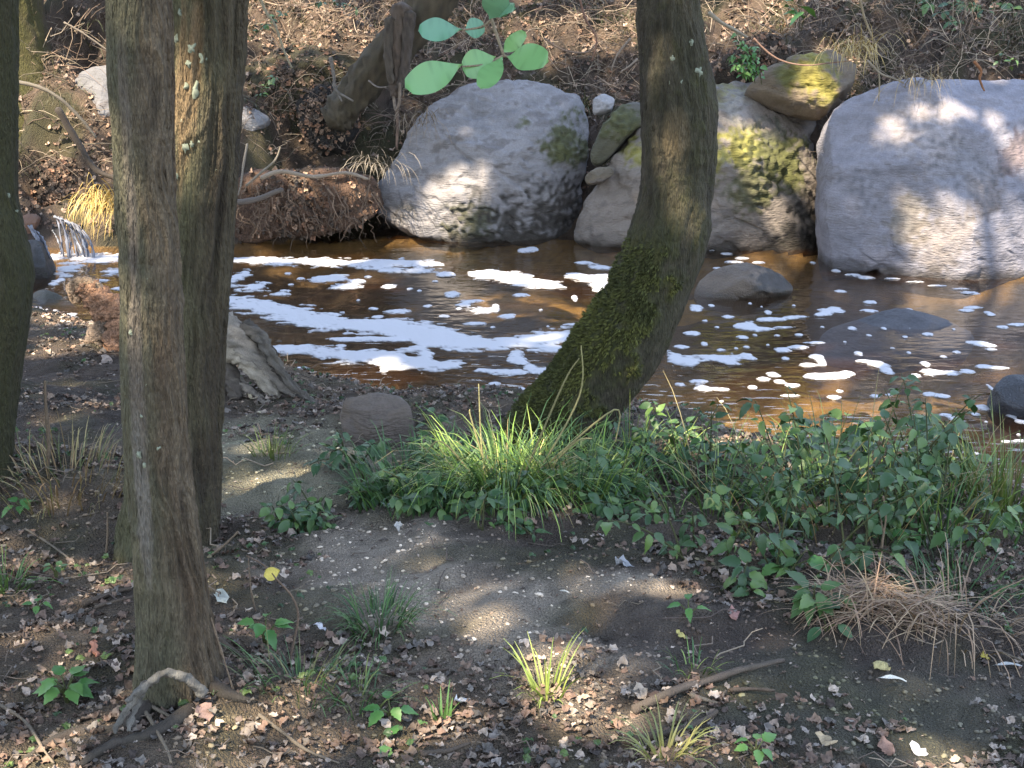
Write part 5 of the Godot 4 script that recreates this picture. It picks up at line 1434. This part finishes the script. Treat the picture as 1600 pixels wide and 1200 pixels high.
	grass_tuft("grass_tuft", "wispy grass by the litter at lower centre left", 560, 1090, 50, 0.06, 0.05, 0.13, 0.003, 1.5, 0.9, [lin(0.15, 0.18, 0.05)] + deep)
	grass_tuft("grass_tuft", "two or three green blades beside the ivy leaf at bottom centre", 690, 1125, 14, 0.02, 0.05, 0.10, 0.007, 1.0, 0.5, [lin(0.08, 0.17, 0.04)])
	grass_tuft("grass_tuft", "low green grass in front of the bramble, beside the hay heap", 1500, 930, 160, 0.16, 0.06, 0.18, 0.004, 2.2, 1.0, deep)
	var hp := on_ground(1365, 955)
	o = base("hay_heap", hp, "heap of dry brown grass lying before the bramble, lower right", "dry grass")
	var hb := Buf.new()
	for k in 620:
		var a := r(0, TAU)
		var q := sqrt(rng.randf())
		var p := hp + Vector3(cos(a) * q * 0.20 + q * 0.03, 0, sin(a) * q * 0.10)
		p.y = height(p.x, p.z) + r(0.0, 0.08) * (1.0 - q * q)
		blade(hb, p, Vector3(r(-1, 1), r(-0.15, 0.3), r(-0.6, 0.6)), r(0.05, 0.2), 0.0036, 0.8, [lin(0.36, 0.25, 0.155), lin(0.25, 0.16, 0.10), lin(0.42, 0.31, 0.19), lin(0.30, 0.19, 0.12)][k % 4] * r(0.6, 1.2), 6)
	tag(part("straws", local(hb, hp), M.grass, o), "", "", "", "stuff")
	grass_tuft("hay_wisp", "flat wisp of dry grass trailing right from the hay heap", 1490, 958, 90, 0.14, 0.14, 0.36, 0.004, 3.5, 1.5, [lin(0.30, 0.21, 0.13), lin(0.23, 0.15, 0.09)])
	# bramble on the right
	leafy("bramble_bush", "left part of the dark green bramble patch, nearest the curved trunk", "bramble", "bramble patch on the near bank", ground_stems([1090, 860, 1150, 830, 1060, 780, 1120, 760, 1190, 870, 1180, 800, 1230, 780], 26, Vector2(0.08, 0.12), 0.03, 0.30, 0.24), "bramble", 5, 0.02, 0.058)
	leafy("bramble_bush", "middle of the dark green bramble patch, behind the hay heap", "bramble", "bramble patch on the near bank", ground_stems([1260, 880, 1330, 880, 1300, 830, 1360, 810, 1280, 780, 1340, 760, 1390, 850, 1250, 840], 30, Vector2(0.08, 0.14), 0.05, 0.42, 0.24), "bramble", 5, 0.022, 0.066)
	leafy("bramble_bush", "right part of the dark green bramble patch, reaching over the water", "bramble", "bramble patch on the near bank", ground_stems([1430, 860, 1500, 860, 1460, 810, 1420, 790, 1400, 760, 1470, 780, 1540, 850], 28, Vector2(0.08, 0.14), 0.05, 0.40, 0.24), "bramble", 5, 0.022, 0.066)
	grass_tuft("grass_tuft", "green grass growing through the left part of the bramble patch", 1110, 790, 120, 0.26, 0.10, 0.34, 0.005, 1.5, 0.7, deep + green)
	grass_tuft("grass_tuft", "green grass growing through the middle of the bramble patch", 1310, 800, 120, 0.28, 0.14, 0.42, 0.005, 1.5, 0.7, deep + green)
	grass_tuft("grass_tuft", "green grass growing through the right part of the bramble patch", 1470, 810, 110, 0.26, 0.12, 0.40, 0.005, 1.5, 0.7, deep + green)
	grass_tuft("dry_grass_tuft", "dead straw stalks standing in the bramble patch", 1290, 800, 70, 0.5, 0.16, 0.46, 0.0035, 1.2, 0.8, straw)
	leafy("bramble_cane", "bramble cane with broad leaves arching over the water's edge", "bramble", "", [[on_ground(1330, 790), at_z(1265, 668, -5.15)], [on_ground(1400, 790), at_z(1500, 690, -5.1)], [on_ground(1400, 800), at_z(1475, 660, -5.15)], [on_ground(1420, 800), at_z(1540, 730, -4.9)], [on_ground(1300, 790), at_z(1220, 690, -5.2)], [on_ground(1330, 790), at_z(1360, 665, -5.2)]], "bramble", 7, 0.055, 0.095, 200)
	leafy("low_herb", "low leafy herbs left of the bright grass tuft", "herb", "low herbs around the curved trunk", ground_stems([580, 760, 640, 740, 620, 790, 700, 720, 560, 720, 680, 780], 26, Vector2(0.1, 0.1), 0.03, 0.16, 0.14), "low", 6, 0.03, 0.06)
	leafy("low_herb", "low leafy herbs below the bright grass tuft", "herb", "low herbs around the curved trunk", ground_stems([740, 800, 800, 815, 860, 800, 920, 790, 680, 800], 18, Vector2(0.1, 0.06), 0.02, 0.12, 0.12), "low", 6, 0.03, 0.06)
	leafy("low_herb", "low leafy herbs right of the curved trunk's foot", "herb", "low herbs around the curved trunk", ground_stems([960, 740, 1020, 720, 1000, 780, 1060, 730, 940, 780], 24, Vector2(0.1, 0.1), 0.03, 0.18, 0.14), "low", 6, 0.03, 0.06)
	leafy("low_herb", "small dark herb cluster right of the two front trunks", "herb", "", ground_stems([480, 830, 500, 815, 460, 825], 10, Vector2(0.05, 0.05), 0.02, 0.10, 0.08), "low", 5, 0.03, 0.055)
	leafy("low_herb", "dark leaves fringing the hay heap's left side", "herb", "", ground_stems([1290, 960, 1220, 900, 1180, 920], 8, Vector2(0.05, 0.05), 0.03, 0.10, 0.07), "bramble", 3, 0.045, 0.075)
	var bead := leaf_shape(1.0, 0.6, 0.5, 0.4, 3, 0.8, Color.WHITE)
	var xs := []
	var cs := []
	for q in [[1320, 725, -4.6], [1345, 745, -4.6], [1390, 745, -4.55], [1085, 715, -4.9], [1190, 700, -4.9], [1215, 690, -4.95], [1130, 730, -4.8], [1440, 760, -4.5], [1100, 760, -4.6], [1250, 720, -4.8]]:
		for k in 16:
			xs.append(Transform3D(turn_to(Vector3(r(-1, 1), r(-0.2, 1), r(-0.2, 1)), r(0, TAU)).scaled_local(Vector3.ONE * r(0.008, 0.024)), at_z(q[0] + r(-40, 40), q[1] + r(-16, 16), q[2]) + Vector3(0, r(-0.02, 0.02), r(-0.1, 0.06))))
			cs.append([lin(0.36, 0.42, 0.20), lin(0.45, 0.46, 0.32), lin(0.22, 0.34, 0.10)][k % 3] * r(0.7, 1.2))
	tag(scatter("seed_sparkles", bead, M.grass, xs, cs, self), "pale seed heads and young leaves speckling the bramble patch, partly painted as sun sparkles", "seed heads", "", "stuff")  # seed heads, with pale specks added to paint sun sparkles
	seedling("fresh green seedling in the litter, lower left corner", 105, 1095, 11, 0.062, 0.07, "fresh")
	seedling("fresh green seedling right of the nearest trunk", 415, 1010, 7, 0.06, 0.08, "fresh")
	seedling("tiny bright seedling behind the edge trunk's foot", 33, 800, 6, 0.055, 0.05, "fresh")
	seedling("green three-leaved seedling at the bottom, below centre left", 610, 1122, 5, 0.055, 0.04, "fresh")
	seedling("single ivy leaf lying at the bottom edge, left of centre", 600, 1165, 2, 0.06, 0.02, "fresh")
	seedling("lime green sprout in front of the bramble, right", 1420, 850, 7, 0.06, 0.07, "fresh")
	seedling("broad-leaved green sprout at the bramble's lower left", 1235, 895, 3, 0.10, 0.05, "fresh")
	seedling("small green sprout at the left of the nearest trunk", 88, 905, 5, 0.035, 0.05, "low")
	seedling("small pair of leaves in the litter left of the nearest trunk", 60, 955, 4, 0.035, 0.03, "fresh")
	seedling("bright sprout at the bottom edge, right of the pale tuft", 1180, 1185, 6, 0.045, 0.05, "fresh")
	seedling("dark green leaf pair beside the hay heap", 1292, 985, 3, 0.07, 0.03, "low")
	seedling("small pale-green sprout below the hay heap's left end", 1075, 965, 4, 0.05, 0.05, "fresh")

func build_floor() -> void:
	for q in [["white curled leaf on the soil right of the nearest trunk", 346, 940, 0.06, 0.035, lin(0.50, 0.52, 0.46), 0.6], ["small white leaf on the path edge, left of centre", 500, 986, 0.036, 0.02, lin(0.66, 0.66, 0.70), 1.2], ["orange-pink curled leaf left of the nearest trunk's foot", 148, 1018, 0.06, 0.04, lin(0.60, 0.27, 0.17), 0.3], ["pinkish-brown oak leaf below the bright grass tuft", 828, 818, 0.075, 0.05, lin(0.34, 0.22, 0.16), 2.6], ["grey-white leaf on the dark soil, right of centre", 975, 886, 0.06, 0.03, lin(0.46, 0.47, 0.50), 1.4],
			["pink dead leaf standing by the bramble's lower left", 1146, 962, 0.055, 0.03, lin(0.40, 0.22, 0.19), 0.1], ["yellow round leaf curled on the wet soil, lower right", 1376, 1046, 0.05, 0.045, lin(0.52, 0.44, 0.20), 0.9], ["slim white leaf on the wet soil, lower right", 1396, 1074, 0.075, 0.02, lin(0.55, 0.56, 0.52), 1.75], ["small yellow leaf on the right-hand soil", 1540, 1031, 0.03, 0.025, lin(0.52, 0.42, 0.08), 0.4], ["white leaf at the bottom right", 1436, 1176, 0.045, 0.035, lin(0.66, 0.66, 0.68), 0.8],
			["white leaf standing up at bottom centre", 722, 1104, 0.045, 0.03, lin(0.72, 0.72, 0.72), 2.2], ["yellow leaf on the soil right of the path", 1063, 998, 0.03, 0.022, lin(0.48, 0.42, 0.14), 1.0], ["pale green leaf at the shaded edge left of the grass", 606, 796, 0.05, 0.025, lin(0.36, 0.45, 0.38), 1.3], ["cream leaf lying by the driftwood stump", 394, 624, 0.06, 0.04, lin(0.55, 0.46, 0.30), 1.5], ["pale leaf fallen behind the front trunk, on the shore", 168, 566, 0.07, 0.05, lin(0.40, 0.32, 0.27), 1.1],
			["long white leaf at the right edge of the soil", 1575, 1047, 0.07, 0.016, lin(0.48, 0.48, 0.46), 1.5], ["white upright leaf at the grass edge, left of centre", 622, 828, 0.045, 0.025, lin(0.58, 0.55, 0.50), 0.2], ["cream curled leaf at the bottom, right of the small bright tuft", 1000, 1088, 0.05, 0.035, lin(0.50, 0.40, 0.30), 0.4], ["pale straw-coloured leaf on the path, right", 882, 932, 0.03, 0.01, lin(0.50, 0.48, 0.42), 1.3], ["buff leaf in the litter at the bottom right corner", 1290, 1160, 0.05, 0.03, lin(0.45, 0.35, 0.22), 1.2], ["tan leaf in the litter at the bottom, right of centre", 1385, 1170, 0.055, 0.04, lin(0.42, 0.25, 0.18), 0.3],
			["white scrap of leaf at the shoreline left of the front trunk", 205, 490, 0.05, 0.04, lin(0.40, 0.34, 0.28), 0.7], ["small bluish-white leaf beside the bramble's right end", 1535, 790, 0.06, 0.02, lin(0.52, 0.58, 0.58), 0.5], ["russet leaf in the litter by the nearest trunk's right foot", 320, 1120, 0.05, 0.045, lin(0.26, 0.17, 0.14), 0.9]]:
		fallen(q[0], q[1], q[2], q[3], q[4], q[5], q[6], r(0.1, 0.6))
	# leaf litter, chips and twigs that no one could count
	var drifts := []
	for q in [[720, 835, 0.12], [850, 835, 0.12], [960, 850, 0.12], [1100, 910, 0.2], [1180, 950, 0.15], [1560, 900, 0.25], [850, 1110, 0.2], [1000, 1120, 0.2], [600, 1080, 0.25], [1150, 1170, 0.3], [1450, 1185, 0.25], [1000, 1050, 0.12], [380, 1000, 0.2]]:
		drifts.append([on_ground(q[0], q[1]), q[2]])
	var shapes := []
	for k in 4: shapes.append(crumpled(float(k) * 13.7))
	var browns := [lin(0.20, 0.135, 0.095), lin(0.14, 0.095, 0.07), lin(0.27, 0.20, 0.15), lin(0.095, 0.07, 0.056), lin(0.22, 0.19, 0.165), lin(0.17, 0.11, 0.08), lin(0.38, 0.31, 0.25), lin(0.13, 0.115, 0.10)]
	for k in 4:
		var xf := []
		var cols := []
		while xf.size() < 6300:
			var x := r(-3.0, 3.2)
			var z := -2.2 - 5.8 * pow(rng.randf(), 1.35)
			var zn := table(near_x, near_z, x)
			if z < zn + 0.05: continue
			var keep := 0.55 + 1.3 * nA.get_noise_2d(x * 1.6 + 12.0, z * 1.6)
			if z > -3.1: keep += 0.9
			if x < -0.7: keep += 0.25
			for p in patches:
				var q: float = Vector2((x - p[0].x) / 1.4, z - p[0].z).length() / p[1]
				if q < 1.0: keep -= 0.75 * p[3]
			for p in drifts:
				if Vector2((x - p[0].x) / 1.6, z - p[0].z).length() < p[1]: keep += 0.8
			if rng.randf() > keep: continue
			var sc := r(0.008, 0.036)
			var bs := turn_to(Vector3(r(-0.5, 0.5), 1.0, r(-0.5, 0.5)), r(0, TAU)).scaled_local(Vector3(sc, sc, sc))
			xf.append(Transform3D(bs, Vector3(x, height(x, z) + r(0.001, 0.012), z)))
			cols.append(browns[rng.randi() % browns.size()] * r(0.5, 1.5))
		tag(scatter("leaf_litter", shapes[k], M.litter, xf, cols, self), "brown leaf litter over the near bank", "leaf litter", "", "stuff")
		xf = []
		cols = []
		while xf.size() < 6500:
			var x := r(-5.2, 5.4)
			var z := table(far_x, far_z, x) - r(0.12, 4.4)
			if nA.get_noise_2d(x * 1.5, z * 1.5 + 30.0) < -0.45: continue
			var sc := r(0.012, 0.052)
			var bs := turn_to(Vector3(r(-0.7, 0.7), 1.0, r(-0.2, 1.2)), r(0, TAU)).scaled_local(Vector3(sc, sc, sc))
			xf.append(Transform3D(bs, Vector3(x, height(x, z) + r(0.002, 0.035), z)))
			cols.append((browns[rng.randi() % browns.size()] as Color) * r(0.4, 1.5) * Color(1.05, 0.95, 0.9))
		tag(scatter("leaf_litter", shapes[k], M.litter, xf, cols, self), "brown leaf litter over the far bank", "leaf litter", "", "stuff")
	# crumbs of soil, grit and leaf fragments
	for k in 3:
		var g := Buf.new()
		for j in 3:
			for q in 6: g.add(Vector3(cos(q * TAU / 6), 0, sin(q * TAU / 6)) * [0.8, 1.0, 0.6][j] * r(0.7, 1.2) + Vector3(0, [-0.5, 0.1, 0.6][j] * r(0.7, 1.1), 0), Color.WHITE)
		var tip := g.add(Vector3(0, 0.75, 0), Color.WHITE)
		for q in 6:
			for j in 2:
				var a := j * 6 + q
				var e := j * 6 + (q + 1) % 6
				g.tri(a, e, a + 6); g.tri(e, e + 6, a + 6)
			g.tri(12 + q, 12 + (q + 1) % 6, tip)
		var xg := []
		var cg := []
		while xg.size() < 9000:
			var x := r(-2.4, 2.8)
			var z := -2.3 - 5.0 * pow(rng.randf(), 1.5)
			if z < table(near_x, near_z, x) + 0.02: continue
			if nF.get_noise_2d(x * 3.0, z * 3.0 + 15.0) < -0.25: continue
			var sc := 0.0016 + 0.006 * pow(rng.randf(), 3.0)
			var y := height(x, z)
			xg.append(Transform3D(Basis(Vector3.UP, r(0, TAU)).scaled_local(Vector3(sc * r(0.8, 1.6), sc * r(0.5, 1.0), sc)), Vector3(x, y + sc * 0.2, z)))
			cg.append(ground_colour(x, y, z) * (r(0.5, 1.25) if rng.randf() < 0.95 else r(1.2, 1.9)))
		tag(scatter("soil_crumbs", g.mesh(), M.litter, xg, cg, self), "crumbs of soil and grit on the near bank", "soil crumbs", "", "stuff")
	for k in 2:
		var xg := []
		var cg := []
		while xg.size() < 3500:
			var x := r(-2.4, 2.8)
			var z := -2.3 - 4.0 * pow(rng.randf(), 1.4)
			if z < table(near_x, near_z, x) + 0.05: continue
			var sc := r(0.004, 0.014)
			xg.append(Transform3D(turn_to(Vector3(r(-0.5, 0.5), 1.0, r(-0.5, 0.5)), r(0, TAU)).scaled_local(Vector3(sc * 0.7, sc, sc * 1.3)), Vector3(x, height(x, z) + r(0.001, 0.005), z)))
			cg.append((browns[rng.randi() % browns.size()] as Color) * r(0.5, 1.5))
		tag(scatter("leaf_fragments", shapes[k], M.litter, xg, cg, self), "small leaf fragments over the near bank's soil", "leaf fragments", "", "stuff")
	var xb := []
	var cb := []
	for q in big:
		var verts: PackedVector3Array = q
		var mid := Vector3.ZERO
		for v in verts: mid += v / verts.size()
		for k in 900:
			var v := verts[rng.randi() % verts.size()]
			var n := (v - mid).normalized()
			if n.z < -0.3 or n.y < -0.55: continue
			var sc := r(0.012, 0.055)
			xb.append(Transform3D(turn_to(n + Vector3(r(-0.7, 0.7), r(-0.3, 0.9), r(-0.4, 0.7)), r(0, TAU)).scaled_local(Vector3.ONE * sc), v + n * r(0.0, 0.02)))
			cb.append([lin(0.24, 0.13, 0.08), lin(0.14, 0.09, 0.06), lin(0.33, 0.22, 0.15), lin(0.10, 0.07, 0.05), lin(0.075, 0.055, 0.04)][rng.randi() % 5] * r(0.5, 1.3))
	tag(scatter("leaf_litter", shapes[2], M.litter, xb, cb, self), "russet leaves clinging to the far bank's mounds", "leaf litter", "", "stuff")
	var c := Buf.new()
	tube(c, crooked(Vector3.ZERO, Vector3(0, 0, -1), 5, 0.2), taper(5, 0.014, 0.008), 5, Color.WHITE)
	var xf := []
	var cols := []
	while xf.size() < 900:
		var x := r(-2.4, 2.8)
		var z := r(-7.4, -2.3)
		if z < table(near_x, near_z, x) + 0.1: continue
		if x > -0.5 and z < -3.0 and rng.randf() < 0.6: continue
		var sc := r(0.03, 0.2)
		xf.append(Transform3D(Basis(Vector3.UP, r(0, TAU)) * Basis(Vector3.RIGHT, r(-0.1, 0.25)) * Basis().scaled(Vector3.ONE * sc), Vector3(x, height(x, z) + 0.006, z)))
		cols.append([lin(0.22, 0.175, 0.125), lin(0.13, 0.10, 0.075), lin(0.08, 0.06, 0.05)][rng.randi() % 3] * r(0.7, 1.3))
	tag(scatter("litter_twigs", c.mesh(), M.litter, xf, cols, self), "small twigs among the near bank's litter", "twigs", "", "stuff")
	# creeping green sprouts
	xf = []
	cols = []
	while xf.size() < 1100:
		var x := r(-2.4, 2.8)
		var z := r(-6.6, -2.3)
		if z < table(near_x, near_z, x) + 0.15: continue
		if nA.get_noise_2d(x * 2.4 + 70.0, z * 2.4) < 0.25: continue
		var bare := false
		for p in patches:
			if Vector2((x - p[0].x) / 1.4, z - p[0].z).length() / p[1] < 0.8: bare = true
		if bare and rng.randf() < 0.85: continue
		var sc := r(0.012, 0.032)
		xf.append(Transform3D(turn_to(Vector3(r(-0.4, 0.4), 1, r(-0.2, 0.6)), r(0, TAU)).scaled_local(Vector3.ONE * sc), Vector3(x, height(x, z) + r(0.008, 0.03), z)))
		cols.append([lin(0.04, 0.08, 0.03), lin(0.06, 0.12, 0.035), lin(0.09, 0.14, 0.04)][rng.randi() % 3] * r(0.7, 1.3))
	tag(scatter("creeping_sprouts", shapes[0], M.grass, xf, cols, self), "tiny green sprouts dotted over the near bank", "sprouts", "", "stuff")
